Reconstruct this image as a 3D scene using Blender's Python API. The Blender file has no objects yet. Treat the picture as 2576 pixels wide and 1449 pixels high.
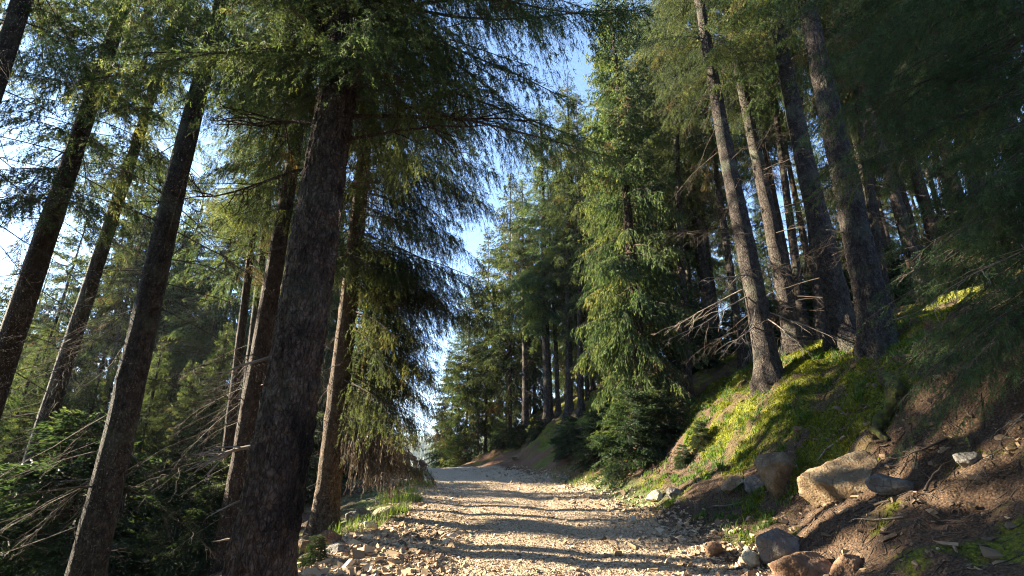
import bpy, bmesh, math, numpy as np
from mathutils import Vector, Matrix, Euler
R = math.radians
sc = bpy.context.scene
col = sc.collection

# ------------------------------------------------------------------ camera
FPX, CX, CY = 1160.0, 1288.0, 724.5           # focal length and centre in photo units (2576 x 1449)
PITCH = math.atan(355 / 1160)
EYE = 1.5
cam_d = bpy.data.cameras.new("camera")
cam_d.sensor_width = 36
cam_d.lens = 36 * FPX / 2576
cam_d.clip_start, cam_d.clip_end = 0.05, 5000
cam = bpy.data.objects.new("camera", cam_d)
cam.location = (0, 0, EYE)
cam.rotation_euler = (math.pi / 2 + PITCH, 0, 0)
col.objects.link(cam)
sc.camera = cam

# ------------------------------------------------------------------ light
SUN_EL, SUN_AHEAD = R(19), R(17)              # sun low on the left, slightly ahead
toward = Vector((-math.cos(SUN_EL) * math.cos(SUN_AHEAD), math.cos(SUN_EL) * math.sin(SUN_AHEAD), math.sin(SUN_EL)))
world = bpy.data.worlds.new("World")
sc.world = world
world.use_nodes = True
wn, wl = world.node_tree.nodes, world.node_tree.links
bg = wn["Background"]
sky = wn.new("ShaderNodeTexSky")
sky.sky_type = 'NISHITA'
sky.sun_disc = False
sky.sun_elevation = SUN_EL
sky.sun_rotation = math.atan2(toward.x, toward.y)
sky.altitude = 1200
sky.air_density, sky.dust_density, sky.ozone_density = 1.0, 0.35, 2.4
tc = wn.new("ShaderNodeTexCoord")
lift = wn.new("ShaderNodeVectorMath"); lift.operation = 'ADD'
lift.inputs[1].default_value = (0, 0, 0.13)
wl.new(tc.outputs["Generated"], lift.inputs[0])
wl.new(lift.outputs[0], sky.inputs["Vector"])
wl.new(sky.outputs[0], bg.inputs[0])
bg.inputs[1].default_value = 0.10
sun_d = bpy.data.lights.new("sun", 'SUN')
sun_d.energy, sun_d.angle, sun_d.color = 5.0, R(0.6), (1.0, 0.87, 0.66)
sun = bpy.data.objects.new("sun", sun_d)
sun.rotation_euler = toward.to_track_quat('Z', 'Y').to_euler()
sun.location = (-20, 5, 20)
col.objects.link(sun)
sc.view_settings.view_transform = 'Standard'
sc.view_settings.look = 'None'
sc.view_settings.gamma = 1
sc.view_settings.exposure = 2.85
sc.cycles.use_denoising = True
sc.cycles.denoising_prefilter = 'NONE'
sc.cycles.filter_width = 1.1
sc.cycles.max_bounces = 6
sc.cycles.diffuse_bounces = 3
sc.cycles.glossy_bounces = 2
sc.cycles.transmission_bounces = 3

rng = np.random.default_rng(7)

# ------------------------------------------------------------------ noise
def _h(i, j, k, seed):
    n = (i.astype(np.int64) * 374761393 + j.astype(np.int64) * 668265263 + k.astype(np.int64) * 2147483647 + seed * 1274126177) & 0xFFFFFFFF
    n = ((n ^ (n >> 13)) * 1274126177) & 0xFFFFFFFF
    n = ((n ^ (n >> 16)) * 2246822519) & 0xFFFFFFFF
    return ((n ^ (n >> 15)) & 0xFFFF) / 65535.0

def noise2(x, y, seed=0):
    i, j = np.floor(x), np.floor(y)
    a, b = x - i, y - j
    a, b = a * a * (3 - 2 * a), b * b * (3 - 2 * b)
    z = np.zeros_like(i)
    return ((_h(i, j, z, seed) * (1 - a) + _h(i + 1, j, z, seed) * a) * (1 - b)
            + (_h(i, j + 1, z, seed) * (1 - a) + _h(i + 1, j + 1, z, seed) * a) * b) * 2 - 1

def noise3(x, y, z, seed=0):
    i, j, k = np.floor(x), np.floor(y), np.floor(z)
    a, b, c = x - i, y - j, z - k
    a, b, c = a * a * (3 - 2 * a), b * b * (3 - 2 * b), c * c * (3 - 2 * c)
    def lay(kk):
        return ((_h(i, j, kk, seed) * (1 - a) + _h(i + 1, j, kk, seed) * a) * (1 - b)
                + (_h(i, j + 1, kk, seed) * (1 - a) + _h(i + 1, j + 1, kk, seed) * a) * b)
    return (lay(k) * (1 - c) + lay(k + 1) * c) * 2 - 1

def fbm2(x, y, seed=0, o=3):
    s, a = 0, 1.0
    for q in range(o):
        s = s + a * noise2(x * 2 ** q, y * 2 ** q, seed + q); a *= .5
    return s

def sstep(a, b, v):
    t = np.clip((v - a) / (b - a), 0, 1)
    return t * t * (3 - 2 * t)

# ------------------------------------------------------------------ terrain
def road_x(y):
    y = np.asarray(y, float)
    yy = np.clip(y, 6, 26)
    return 0.2 - 0.016 * (yy - 6) ** 2 - np.maximum(y - 26, 0) * 0.64

def road_u(x, y):
    yy = np.clip(np.asarray(y, float), 6, 26)
    sl = -0.032 * (yy - 6)
    return (x - road_x(y)) / np.sqrt(1 + sl ** 2)

_t = np.linspace(0, 400, 8001)
_hr = np.interp(_t, [0, .35, 1.0, 1.7, 2.4, 3.0, 4.0, 6, 12, 30, 100, 300, 400], [0, .06, .36, .80, 1.45, 2.02, 2.75, 3.6, 5.8, 11, 32, 70, 80])
_hl = np.interp(_t, [0, .3, .8, 2, 5, 12, 30, 100, 400], [0, .02, .12, .42, 1.15, 2.3, 7.5, 35, 60])
_k = np.ones(11) / 11
_hr[5:-5] = np.convolve(_hr, _k, 'valid'); _hl[5:-5] = np.convolve(_hl, _k, 'valid')

def terrain(x, y, detail=True):
    x = np.asarray(x, float); y = np.asarray(y, float)
    u = road_u(x, y) + 0.18 * fbm2(x * .9, y * .9, 3, 2)
    r = np.hypot(x, y)
    zr = -0.006 * np.clip(y - 17, 0, 12) ** 2 - 0.144 * np.maximum(y - 29, 0)
    hb = np.interp(u - 2.1, _t, _hr, left=0)
    hl = np.interp(-u - 2.1, _t, _hl, left=0)
    fade = 1 - 0.75 * sstep(20, 32, y) * (1 - sstep(-3, 3, x))
    zr = np.maximum(zr, -12)
    s = np.maximum((y - 24) - 1.6 * np.maximum(x + 3, 0), 0)
    z = zr + hb * fade - hl - np.minimum(.24 * s, 30)
    az = np.arctan2(x, y)
    wr = sstep(.12, .6, az) * (1 - sstep(2.6, 3.0, az))
    rid = -62 + 44 * sstep(170, 520, r) + 5 * fbm2(x * .006, y * .006, 21, 3)
    far = sstep(50, 140, r) * (1 - wr)
    z = z * (1 - far) + rid * far
    if detail:
        near = 1 - sstep(30, 70, r)
        off = sstep(1.7, 2.9, np.abs(u))
        bank = sstep(2.6, 4.0, u)
        z = z + near * (off * (.05 * fbm2(x * 1.7, y * 1.7, 5, 3)) + bank * (.11 * fbm2(x * 1.25, y * 1.25, 8, 3) + .085 * np.sqrt(np.abs(noise2(x * 3.2, y * 3.2, 9))) + .03 * np.abs(noise2(x * 8, y * 8, 10)))
                        + .018 * fbm2(x * 7, y * 7, 6, 2) * (.35 + .65 * off))
        rut = np.exp(-((np.abs(u) - .85) / .28) ** 2)
        z = z + near * (-.035 * rut * (1 - off)) + near * .05 * np.exp(-((np.abs(u) - 2.0) / .3) ** 2) * (.5 + noise2(x * 2, y * 2, 31))
    return z

def ray(px, py):
    xn, yn = (px - CX) / FPX, (CY - py) / FPX
    c, s = math.cos(PITCH), math.sin(PITCH)
    return np.array([xn, c - yn * s, s + yn * c])

def ground_at(px, py, kmax=300.0):
    """world point where the line of sight through a photo point meets the ground"""
    d = ray(px, py)
    ks = np.geomspace(2.0, kmax, 4000)
    zz = EYE + d[2] * ks - terrain(d[0] * ks, d[1] * ks, False)
    i = np.argmax(zz < 0)
    if zz[i] >= 0:
        i = len(ks) - 1
    k = ks[i]
    return np.array([d[0] * k, d[1] * k, float(terrain(d[0] * k, d[1] * k))]), k

def point_at(px, py, k):
    d = ray(px, py)
    return np.array([d[0] * k, d[1] * k, EYE + d[2] * k])

# ------------------------------------------------------------------ mesh helpers
def mesh_np(name, verts, faces, mats, attrs=None, smooth=False):
    """faces: list of (array (n,3|4), material index); attrs: {name: (domain, values)}"""
    me = bpy.data.meshes.new(name)
    verts = np.ascontiguousarray(verts, dtype=np.float32)
    me.vertices.add(len(verts)); me.vertices.foreach_set("co", verts.ravel())
    loops = np.concatenate([np.asarray(f).ravel() for f, m in faces]).astype(np.int32)
    sizes = np.concatenate([np.full(len(f), np.asarray(f).shape[1], np.int32) for f, m in faces])
    midx = np.concatenate([(np.full(len(f), m, np.int32) if np.isscalar(m) else np.asarray(m, np.int32)) for f, m in faces])
    starts = np.concatenate([[0], np.cumsum(sizes)[:-1]]).astype(np.int32)
    me.loops.add(len(loops)); me.loops.foreach_set("vertex_index", loops)
    me.polygons.add(len(sizes)); me.polygons.foreach_set("loop_start", starts)
    me.polygons.foreach_set("material_index", midx)
    me.polygons.foreach_set("use_smooth", np.full(len(sizes), smooth))
    for m in mats:
        me.materials.append(m)
    for k, (dom, val) in (attrs or {}).items():
        a = me.attributes.new(k, 'FLOAT', dom)
        a.data.foreach_set("value", np.asarray(val, np.float32))
    me.update(calc_edges=True)
    me.validate()
    return me

def link(name, me, parent=None, loc=(0, 0, 0), rot=(0, 0, 0), scale=(1, 1, 1)):
    o = bpy.data.objects.new(name, me)
    o.location, o.rotation_euler, o.scale = loc, rot, scale
    o.parent = parent
    col.objects.link(o)
    return o

def tag(o, label=None, cat=None, group=None, kind=None):
    if label: o["label"] = label
    if cat: o["category"] = cat
    if group: o["group"] = group
    if kind: o["kind"] = kind
    return o

def tubes(paths, radii, n=4):
    """paths: (B, S, 3), radii: (B, S) -> verts, quads of many tapered tubes"""
    paths = np.asarray(paths, float); radii = np.asarray(radii, float)
    B, S, _ = paths.shape
    t = np.gradient(paths, axis=1)
    t /= np.linalg.norm(t, axis=2, keepdims=True) + 1e-9
    ref = np.where(np.abs(t[..., 2:3]) > .9, np.array([1., 0, 0]), np.array([0, 0, 1.]))
    a = np.cross(t, ref); a /= np.linalg.norm(a, axis=2, keepdims=True) + 1e-9
    b = np.cross(t, a)
    ang = np.arange(n) * 2 * math.pi / n
    v = paths[:, :, None, :] + radii[:, :, None, None] * (a[:, :, None, :] * np.cos(ang)[None, None, :, None] + b[:, :, None, :] * np.sin(ang)[None, None, :, None])
    idx = np.arange(B * S * n).reshape(B, S, n)
    q = np.stack([idx[:, :-1, :], np.roll(idx, -1, 2)[:, :-1, :], np.roll(idx, -1, 2)[:, 1:, :], idx[:, 1:, :]], -1).reshape(-1, 4)
    return v.reshape(-1, 3), q

# ------------------------------------------------------------------ materials
def new_mat(name, rough=.85):
    m = bpy.data.materials.new(name); m.use_nodes = True
    nt = m.node_tree
    b = nt.nodes["Principled BSDF"]
    b.inputs["Roughness"].default_value = rough
    b.inputs["Specular IOR Level"].default_value = .25
    return m, nt, b

def N(nt, t, **kw):
    n = nt.nodes.new(t)
    for k, v in kw.items():
        setattr(n, k, v)
    return n

def ramp(nt, fac, stops):
    r = N(nt, "ShaderNodeValToRGB")
    e = r.color_ramp.elements
    while len(e) < len(stops): e.new(.5)
    for el, (p, c) in zip(e, stops):
        el.position = p; el.color = (*c, 1)
    nt.links.new(fac, r.inputs[0])
    return r.outputs[0]

def tex(nt, kind, scale, coord=None, detail=4, stretch=None):
    n = N(nt, "ShaderNodeTexNoise" if kind == 'n' else "ShaderNodeTexVoronoi")
    n.inputs["Scale"].default_value = scale
    if kind == 'n': n.inputs["Detail"].default_value = detail
    if coord is not None:
        if stretch:
            mp = N(nt, "ShaderNodeMapping"); mp.inputs["Scale"].default_value = stretch
            nt.links.new(coord, mp.inputs["Vector"]); coord = mp.outputs[0]
        nt.links.new(coord, n.inputs["Vector"])
    return n

def mixc(nt, fac, a, b):
    m = N(nt, "ShaderNodeMix", data_type='RGBA')
    if isinstance(fac, (int, float)): m.inputs[0].default_value = fac
    else: nt.links.new(fac, m.inputs[0])
    for s, v in ((6, a), (7, b)):
        if isinstance(v, tuple): m.inputs[s].default_value = (*v, 1)
        else: nt.links.new(v, m.inputs[s])
    return m.outputs[2]

def maprange(nt, v, a, b, c=0., d=1.):
    m = N(nt, "ShaderNodeMapRange")
    nt.links.new(v, m.inputs[0])
    for i, x in enumerate((a, b, c, d)): m.inputs[i + 1].default_value = x
    return m.outputs[0]

def bump(nt, b, h, strength=.5, dist=.02):
    n = N(nt, "ShaderNodeBump")
    n.inputs["Strength"].default_value = strength; n.inputs["Distance"].default_value = dist
    nt.links.new(h, n.inputs["Height"]); nt.links.new(n.outputs[0], b.inputs["Normal"])

def needle_mat(name, stops, trans=.35, tcol=(.16, .14, .075)):
    m, nt, b = new_mat(name, .6)
    at = N(nt, "ShaderNodeAttribute", attribute_name="tint")
    oi = N(nt, "ShaderNodeObjectInfo")
    c = ramp(nt, at.outputs["Fac"], stops)
    hs = N(nt, "ShaderNodeHueSaturation")
    nt.links.new(maprange(nt, oi.outputs["Random"], 0, 1, .485, .515), hs.inputs["Hue"])
    nt.links.new(maprange(nt, oi.outputs["Random"], 0, 1, .8, 1.25), hs.inputs["Value"])
    nt.links.new(c, hs.inputs["Color"])
    nt.links.new(hs.outputs[0], b.inputs["Base Color"])
    tr = N(nt, "ShaderNodeBsdfTranslucent")
    tm = N(nt, "ShaderNodeMix", data_type='RGBA', blend_type='MULTIPLY'); tm.inputs[0].default_value = 1
    nt.links.new(hs.outputs[0], tm.inputs[6]); tm.inputs[7].default_value = (*[min(8, v * 12) for v in tcol], 1)
    nt.links.new(tm.outputs[2], tr.inputs[0])
    ms = N(nt, "ShaderNodeMixShader"); ms.inputs[0].default_value = trans
    nt.links.new(b.outputs[0], ms.inputs[1]); nt.links.new(tr.outputs[0], ms.inputs[2])
    nt.links.new(ms.outputs[0], nt.nodes["Material Output"].inputs[0])
    return m

NEEDLE = needle_mat("spruce_needles", [(0, (.030, .056, .034)), (.35, (.060, .100, .050)), (.65, (.120, .150, .062)), (.82, (.17, .185, .075)), (.9, (.075, .060, .036)), (1, (.085, .066, .042))], .48)
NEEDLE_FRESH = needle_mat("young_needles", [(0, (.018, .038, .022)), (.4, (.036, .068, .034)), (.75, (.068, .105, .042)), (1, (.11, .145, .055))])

NEEDLE_NEAR = needle_mat("near_needles", [(0, (.03, .075, .045)), (.4, (.06, .125, .065)), (.75, (.11, .18, .07)), (1, (.16, .21, .08))])

def bark_mat(name, dark, mid, pale, scale=1.0, stain=False, lichen=.0):
    m, nt, b = new_mat(name, .9)
    co = N(nt, "ShaderNodeTexCoord").outputs["Object"]
    n1 = tex(nt, 'n', 12 * scale, co, 7, (1, 1, .5))
    v = tex(nt, 'v', 44 * scale, co, stretch=(1, 1, .62))
    v.feature = 'F1'
    wn_ = tex(nt, 'n', 5 * scale, co, 5)
    wm = N(nt, "ShaderNodeVectorMath", operation='MULTIPLY_ADD'); nt.links.new(wn_.outputs["Color"], wm.inputs[0]); wm.inputs[1].default_value = (.14, .14, .2); nt.links.new(co, wm.inputs[2])
    ve = tex(nt, 'v', 27 * scale, wm.outputs[0], stretch=(1, 1, .42)); ve.feature = 'DISTANCE_TO_EDGE'
    n2 = tex(nt, 'n', 70 * scale, co, 4, (1, 1, .6))
    n3 = tex(nt, 'n', 1.3 * scale, co, 3)
    c = ramp(nt, n1.outputs["Fac"], [(.3, dark), (.52, mid), (.75, pale)])
    sep = N(nt, "ShaderNodeSeparateColor"); nt.links.new(v.outputs["Color"], sep.inputs[0])
    c = mixc(nt, maprange(nt, sep.outputs[0], .5, 1, 0, .5), c, pale)
    c = mixc(nt, maprange(nt, sep.outputs[1], .6, 1, 0, .6), c, dark)
    c = mixc(nt, maprange(nt, ve.outputs["Distance"], 0, .09, .6, 0), c, dark)
    if lichen:
        c = mixc(nt, maprange(nt, n3.outputs["Fac"], .52, .7, 0, lichen), c, (.17, .19, .13))
    else:
        c = mixc(nt, maprange(nt, n3.outputs["Fac"], .45, .7, 0, .5), c, mid)
    if stain:
        # a dark resin stain running down one flank of the trunk
        sx = N(nt, "ShaderNodeSeparateXYZ"); nt.links.new(co, sx.inputs[0])
        def band(sock, a0, a1, b0, b1):
            p = N(nt, "ShaderNodeMath", operation='MULTIPLY')
            nt.links.new(maprange(nt, sock, a0, a1), p.inputs[0]); nt.links.new(maprange(nt, sock, b0, b1, 1, 0), p.inputs[1])
            return p.outputs[0]
        wob = N(nt, "ShaderNodeMath", operation='MULTIPLY_ADD')
        nt.links.new(tex(nt, 'n', 9, co, 6, (1, 1, .35)).outputs["Fac"], wob.inputs[0]); wob.inputs[1].default_value = .34; nt.links.new(sx.outputs[0], wob.inputs[2])
        p = N(nt, "ShaderNodeMath", operation='MULTIPLY')
        nt.links.new(band(wob.outputs[0], .24, .38, .7, .8), p.inputs[0]); nt.links.new(band(sx.outputs[2], .62, .80, 1.55, 1.75), p.inputs[1])
        c = mixc(nt, p.outputs[0], c, (.006, .005, .005))
    nt.links.new(c, b.inputs["Base Color"])
    ad = N(nt, "ShaderNodeMath", operation='MULTIPLY_ADD')
    nt.links.new(v.outputs["Distance"], ad.inputs[0]); ad.inputs[1].default_value = -.8
    ad2 = N(nt, "ShaderNodeMath", operation='MULTIPLY_ADD')
    nt.links.new(maprange(nt, ve.outputs["Distance"], 0, .15), ad2.inputs[0]); ad2.inputs[1].default_value = 1.0
    nt.links.new(n2.outputs["Fac"], ad2.inputs[2]); nt.links.new(ad2.outputs[0], ad.inputs[2])
    bump(nt, b, ad.outputs[0], .9, .022)
    return m

BARK_BIG = bark_mat("flaky_bark", (.024, .016, .012), (.085, .057, .042), (.18, .135, .105), 1.0, stain=True, lichen=.25)
BARK = bark_mat("spruce_bark", (.024, .016, .011), (.074, .049, .034), (.14, .10, .070), 1.2)
BARK_PALE = bark_mat("pale_bark", (.04, .026, .016), (.135, .090, .056), (.24, .18, .12), 1.2)
BARK_GREY = bark_mat("grey_bark", (.022, .017, .015), (.066, .053, .044), (.14, .118, .10), 1.2, lichen=.5)
TWIG, _nt, _b = new_mat("bare_twig", .9)
_c = ramp(_nt, tex(_nt, 'n', 5, N(_nt, "ShaderNodeTexCoord").outputs["Object"]).outputs["Fac"], [(.3, (.045, .033, .025)), (.6, (.10, .078, .06)), (.8, (.17, .145, .12))])
_nt.links.new(_c, _b.inputs["Base Color"])
DEADWOOD, _nt, _b = new_mat("pale_deadwood", .9)
_c = ramp(_nt, tex(_nt, 'n', 8, N(_nt, "ShaderNodeTexCoord").outputs["Object"]).outputs["Fac"], [(.3, (.13, .105, .08)), (.7, (.30, .26, .215))])
_nt.links.new(_c, _b.inputs["Base Color"])

def ground_mat():
    m, nt, b = new_mat("forest_ground", .95)
    co = N(nt, "ShaderNodeTexCoord").outputs["Object"]
    A = lambda n: N(nt, "ShaderNodeAttribute", attribute_name=n).outputs["Fac"]
    # crushed stone
    v = tex(nt, 'v', 42, co); v2 = tex(nt, 'v', 16, co); n = tex(nt, 'n', 1.2, co, 5)
    sp = N(nt, "ShaderNodeSeparateColor"); nt.links.new(v.outputs["Color"], sp.inputs[0])
    g = ramp(nt, sp.outputs[0], [(0, (.27, .195, .13)), (.35, (.45, .33, .205)), (.7, (.55, .43, .285)), (1, (.61, .52, .39))])
    g = mixc(nt, maprange(nt, n.outputs["Fac"], .35, .7, 0, .55), g, (.40, .33, .255))
    g = mixc(nt, maprange(nt, v.outputs["Distance"], .35, .75, 0, .6), g, (.18, .135, .095))
    # litter and soil
    l1 = tex(nt, 'n', 55, co, 5); l2 = tex(nt, 'n', 2.2, co, 4)
    lit = ramp(nt, l1.outputs["Fac"], [(.28, (.022, .015, .010)), (.5, (.075, .048, .030)), (.68, (.16, .103, .062)), (.8, (.26, .18, .115))])
    lit = mixc(nt, maprange(nt, l2.outputs["Fac"], .4, .65, 0, .6), lit, (.075, .045, .028))
    lit = mixc(nt, A("red"), lit, mixc(nt, l1.outputs["Fac"], (.10, .045, .025), (.26, .135, .075)))
    # moss
    m1 = tex(nt, 'n', 38, co, 6); m2 = tex(nt, 'n', 3.5, co, 3)
    mo = ramp(nt, m1.outputs["Fac"], [(.28, (.022, .026, .005)), (.48, (.085, .10, .010)), (.7, (.19, .20, .018)), (.85, (.26, .24, .04))])
    mo = mixc(nt, maprange(nt, m2.outputs["Fac"], .45, .7, 0, .6), mo, (.17, .155, .025))
    c = mixc(nt, A("moss"), lit, mo)
    gr = tex(nt, 'n', 30, co, 4)
    c = mixc(nt, A("green"), c, ramp(nt, gr.outputs["Fac"], [(.3, (.03, .055, .012)), (.7, (.12, .17, .04))]))
    c = mixc(nt, A("road"), c, g)
    hz = tex(nt, 'n', .05, co, 3)
    c = mixc(nt, A("far"), c, ramp(nt, hz.outputs["Fac"], [(.35, (.05, .085, .03)), (.65, (.12, .16, .05))]))
    nt.links.new(c, b.inputs["Base Color"])
    a1 = N(nt, "ShaderNodeMath", operation='MULTIPLY_ADD')
    nt.links.new(v.outputs["Distance"], a1.inputs[0]); a1.inputs[1].default_value = -.6
    nt.links.new(l1.outputs["Fac"], a1.inputs[2])
    a2 = N(nt, "ShaderNodeMath", operation='MULTIPLY_ADD')
    nt.links.new(v2.outputs["Distance"], a2.inputs[0]); a2.inputs[1].default_value = -.6
    nt.links.new(a1.outputs[0], a2.inputs[2])
    bump(nt, b, a2.outputs[0], .7, .03)
    return m
GROUND = ground_mat()

def rock_mat(name, stops, lichen=(.5, .47, .38), la=.4):
    m, nt, b = new_mat(name, .85)
    co = N(nt, "ShaderNodeTexCoord").outputs["Object"]
    n1 = tex(nt, 'n', 4, co, 8); n2 = tex(nt, 'n', 45, co, 8); v = tex(nt, 'v', 4.5, co); v.feature = 'DISTANCE_TO_EDGE'; n3 = tex(nt, 'n', 13, co, 4)
    oi = N(nt, "ShaderNodeObjectInfo")
    c = ramp(nt, n1.outputs["Fac"], stops)
    c = mixc(nt, maprange(nt, n2.outputs["Fac"], .35, .65, 0, .45), c, stops[0][1])
    c = mixc(nt, maprange(nt, n3.outputs["Fac"], .6, .68, 0, la), c, lichen)
    wc = tex(nt, 'n', 6, co, 3)
    c = mixc(nt, maprange(nt, v.outputs["Distance"], 0, .018, .7, 0), c, tuple(q * .35 for q in stops[0][1]))
    nt.links.new(c, b.inputs["Base Color"])
    a = N(nt, "ShaderNodeMath", operation='ADD')
    nt.links.new(n1.outputs["Fac"], a.inputs[0]); nt.links.new(n2.outputs["Fac"], a.inputs[1])
    bump(nt, b, a.outputs[0], .7, .03)
    return m
ROCK_TAN = rock_mat("tan_rock", [(.3, (.13, .088, .05)), (.5, (.24, .17, .10)), (.7, (.34, .26, .165))], (.52, .48, .36))
ROCK_CRACK = rock_mat("cracked_rock", [(.3, (.10, .065, .038)), (.5, (.23, .16, .09)), (.7, (.34, .26, .16))], (.42, .38, .28), .3)
ROCK_GREY = rock_mat("grey_rock", [(.3, (.085, .080, .072)), (.5, (.17, .16, .145)), (.7, (.25, .235, .21))], (.40, .40, .36))
ROCK_RED = rock_mat("rusty_rock", [(.3, (.11, .065, .040)), (.5, (.22, .13, .078)), (.7, (.33, .21, .13))], (.36, .30, .24), .2)
ROCK_PALE = rock_mat("pale_rock", [(.3, (.36, .30, .20)), (.5, (.50, .44, .30)), (.7, (.60, .55, .40))], (.62, .60, .50), .3)

STONE, _nt, _b = new_mat("gravel_stone", .9)
_at = N(_nt, "ShaderNodeAttribute", attribute_name="tint")
_c = ramp(_nt, _at.outputs["Fac"], [(0, (.10, .075, .055)), (.2, (.22, .155, .10)), (.45, (.41, .295, .18)), (.7, (.52, .405, .27)), (.88, (.49, .43, .34)), (1, (.30, .17, .10))])
_nt.links.new(_c, _b.inputs["Base Color"])
def leaf_mat(name, c0, c1):
    m = needle_mat(name, [(0, c0), (1, c1)], .4, (.12, .14, .03))
    return m
GRASS = leaf_mat("grass_blade", (.05, .075, .025), (.15, .18, .065))
MOSS = leaf_mat("moss_tuft", (.05, .062, .008), (.25, .24, .028))
LEAF = leaf_mat("broad_leaf", (.05, .085, .028), (.13, .18, .06))

# ------------------------------------------------------------------ ground sheet (a polar grid, fine near the camera)
def build_ground():
    fr = np.linspace(-1.02, 1.02, 860)
    bk = np.linspace(1.02, 2 * math.pi - 1.02, 150)[1:-1]
    az = np.concatenate([fr, bk])
    rr = np.concatenate([[.02, .3, .6], np.geomspace(1.0, 3.2, 24)[:-1], np.geomspace(3.2, 26, 430)[:-1], np.geomspace(26, 90, 90)[:-1], np.geomspace(90, 1500, 70)])
    Rr, Az = np.meshgrid(rr, az, indexing='ij')
    x, y = Rr * np.sin(Az), Rr * np.cos(Az)
    z = terrain(x, y)
    nr, na = x.shape
    idx = np.arange(nr * na).reshape(nr, na)
    nx = np.roll(idx, -1, 1)
    q = np.stack([idx[:-1], nx[:-1], nx[1:], idx[1:]], -1).reshape(-1, 4)[:, ::-1]
    V = np.stack([x, y, z], -1).reshape(-1, 3)
    X, Y = V[:, 0], V[:, 1]
    u = road_u(X, Y)
    nz = fbm2(X * 1.1, Y * 1.1, 40, 3); nf = fbm2(X * 5, Y * 5, 44, 3)
    rad = np.hypot(X, Y)
    ur = u + .28 * nz + .12 * nf
    road = sstep(-2.45, -2.0, ur) * (1 - sstep(2.0, 2.5, ur)) * (1 - sstep(60, 90, rad))
    t = u - 2.1
    moss = sstep(-.1, .3, nz * .85 + nf * .5 + .9 * sstep(1.0, 2.2, t) * sstep(5.6, 7.6, Y + .25 * t) - .55 - .35 * sstep(6.6, 5.6, Y) + .25 * sstep(9, 5, t))
    moss = moss * sstep(0.2, .9, t) * (1 - .85 * sstep(.15, .5, fbm2(X * 2.1, Y * 2.1, 61, 3)))
    mossl = sstep(-.3, .25, nz * .7 + nf * .3) * sstep(.8, 2.5, -u - 2.1) * .85
    moss = np.maximum(moss, mossl) * (1 - sstep(60, 90, rad))
    red = sstep(.1, .5, t) * (1 - sstep(1.2, 2.0, t)) * sstep(12, 14, Y) * (1 - sstep(26, 30, Y)) * .8
    green = np.maximum(sstep(.0, .5, -u - 2.0 + .5 * nz) * (1 - sstep(.9, 1.6, -u - 2.1)) * sstep(7.5, 9, Y) * .75,
                       sstep(-.1, .3, t + .3 * nz) * (1 - sstep(.7, 1.2, t)) * sstep(9, 10, Y) * (1 - sstep(13, 14, Y)) * .8)
    far = sstep(60, 110, rad)
    at = {"road": ('POINT', road), "moss": ('POINT', moss), "red": ('POINT', red), "green": ('POINT', green), "far": ('POINT', far)}
    fc = V[q].mean(1)
    isroad = (np.abs(road_u(fc[:, 0], fc[:, 1])) < 2.25) & (np.hypot(fc[:, 0], fc[:, 1]) < 60)
    for name, sel in (("forest_floor", ~isroad), ("road", isroad)):
        f = q[sel]
        used = np.unique(f); mp = np.zeros(len(V), np.int64); mp[used] = np.arange(len(used))
        me = mesh_np(name, V[used], [(mp[f], 0)], [GROUND], {k: (d, v[used]) for k, (d, v) in at.items()}, True)
        o = link(name, me)
        o["kind"] = "structure"
build_ground()

# ------------------------------------------------------------------ trunks and branches
def trunk_mesh(name, seed, H, r0, mat, nseg=40, nz=160, rough=.035, flare=.55, sway=.0, zmin=-.5, fine=False):
    zz = np.concatenate([np.linspace(zmin, 1.2, nz // 3), np.linspace(1.2, H, nz - nz // 3 + 1)[1:]])
    if fine: zz = np.concatenate([np.linspace(zmin, 6.5, int(nz * .8)), np.linspace(6.5, H, nz - int(nz * .8) + 1)[1:]])
    th = np.arange(nseg) * 2 * math.pi / nseg
    Z, T = np.meshgrid(zz, th, indexing='ij')
    zc = np.clip(Z, 0, H)
    r = r0 * (1 - .93 * (zc / H) ** 1.05)
    lob = .5 + .5 * np.cos(T * 5 + seed) * np.cos(T * 2 + 1.7 * seed)
    r = r + r0 * flare * np.exp(-np.maximum(Z, 0) / (.9 * r0 + .12)) * (.45 + .8 * lob)
    s = .4 / max(r0 * 2, .1)
    nx, ny = np.cos(T), np.sin(T)
    bumpy = fbm3(nx * 2.2, ny * 2.2, Z * 2.2 * .6, seed) * 1.2 + fbm3(nx * 7, ny * 7, Z * 5, seed + 9) * .8
    r = r * (1 + rough * bumpy)
    if fine:
        fl = np.abs(noise3(nx * 9, ny * 9, Z * 9, seed + 4))
        r = r + .016 * (fl - .3) + .010 * noise3(nx * 20, ny * 20, Z * 22, seed + 5)
    gk = np.random.default_rng(seed + 70)
    for _ in range(int(H * 3)):
        z0, t0, a = gk.uniform(.3, H * .6), gk.uniform(0, 6.283), gk.uniform(.25, .8)
        sel = np.abs(zz - z0) < .3
        dt = (T[sel] - t0 + math.pi) % (2 * math.pi) - math.pi
        r[sel] += a * .16 * r0 * np.exp(-(dt / .28) ** 2 - ((Z[sel] - z0) / (.22 * r0 + .015)) ** 2)
    x = r * nx + sway * np.sin(Z * .45 + seed) * sstep(0, 4, Z)
    y = r * ny + sway * np.cos(Z * .37 + seed) * sstep(0, 4, Z)
    V = np.stack([x, y, Z], -1).reshape(-1, 3)
    idx = np.arange(len(V)).reshape(Z.shape)
    nxt = np.roll(idx, -1, 1)
    q = np.stack([idx[:-1], nxt[:-1], nxt[1:], idx[1:]], -1).reshape(-1, 4)
    return mesh_np(name, V, [(q, 0)], [mat], None, True)

def fbm3(x, y, z, seed=0):
    return noise3(x, y, z, seed) + .5 * noise3(x * 2.1, y * 2.1, z * 2.1, seed + 1)

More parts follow.
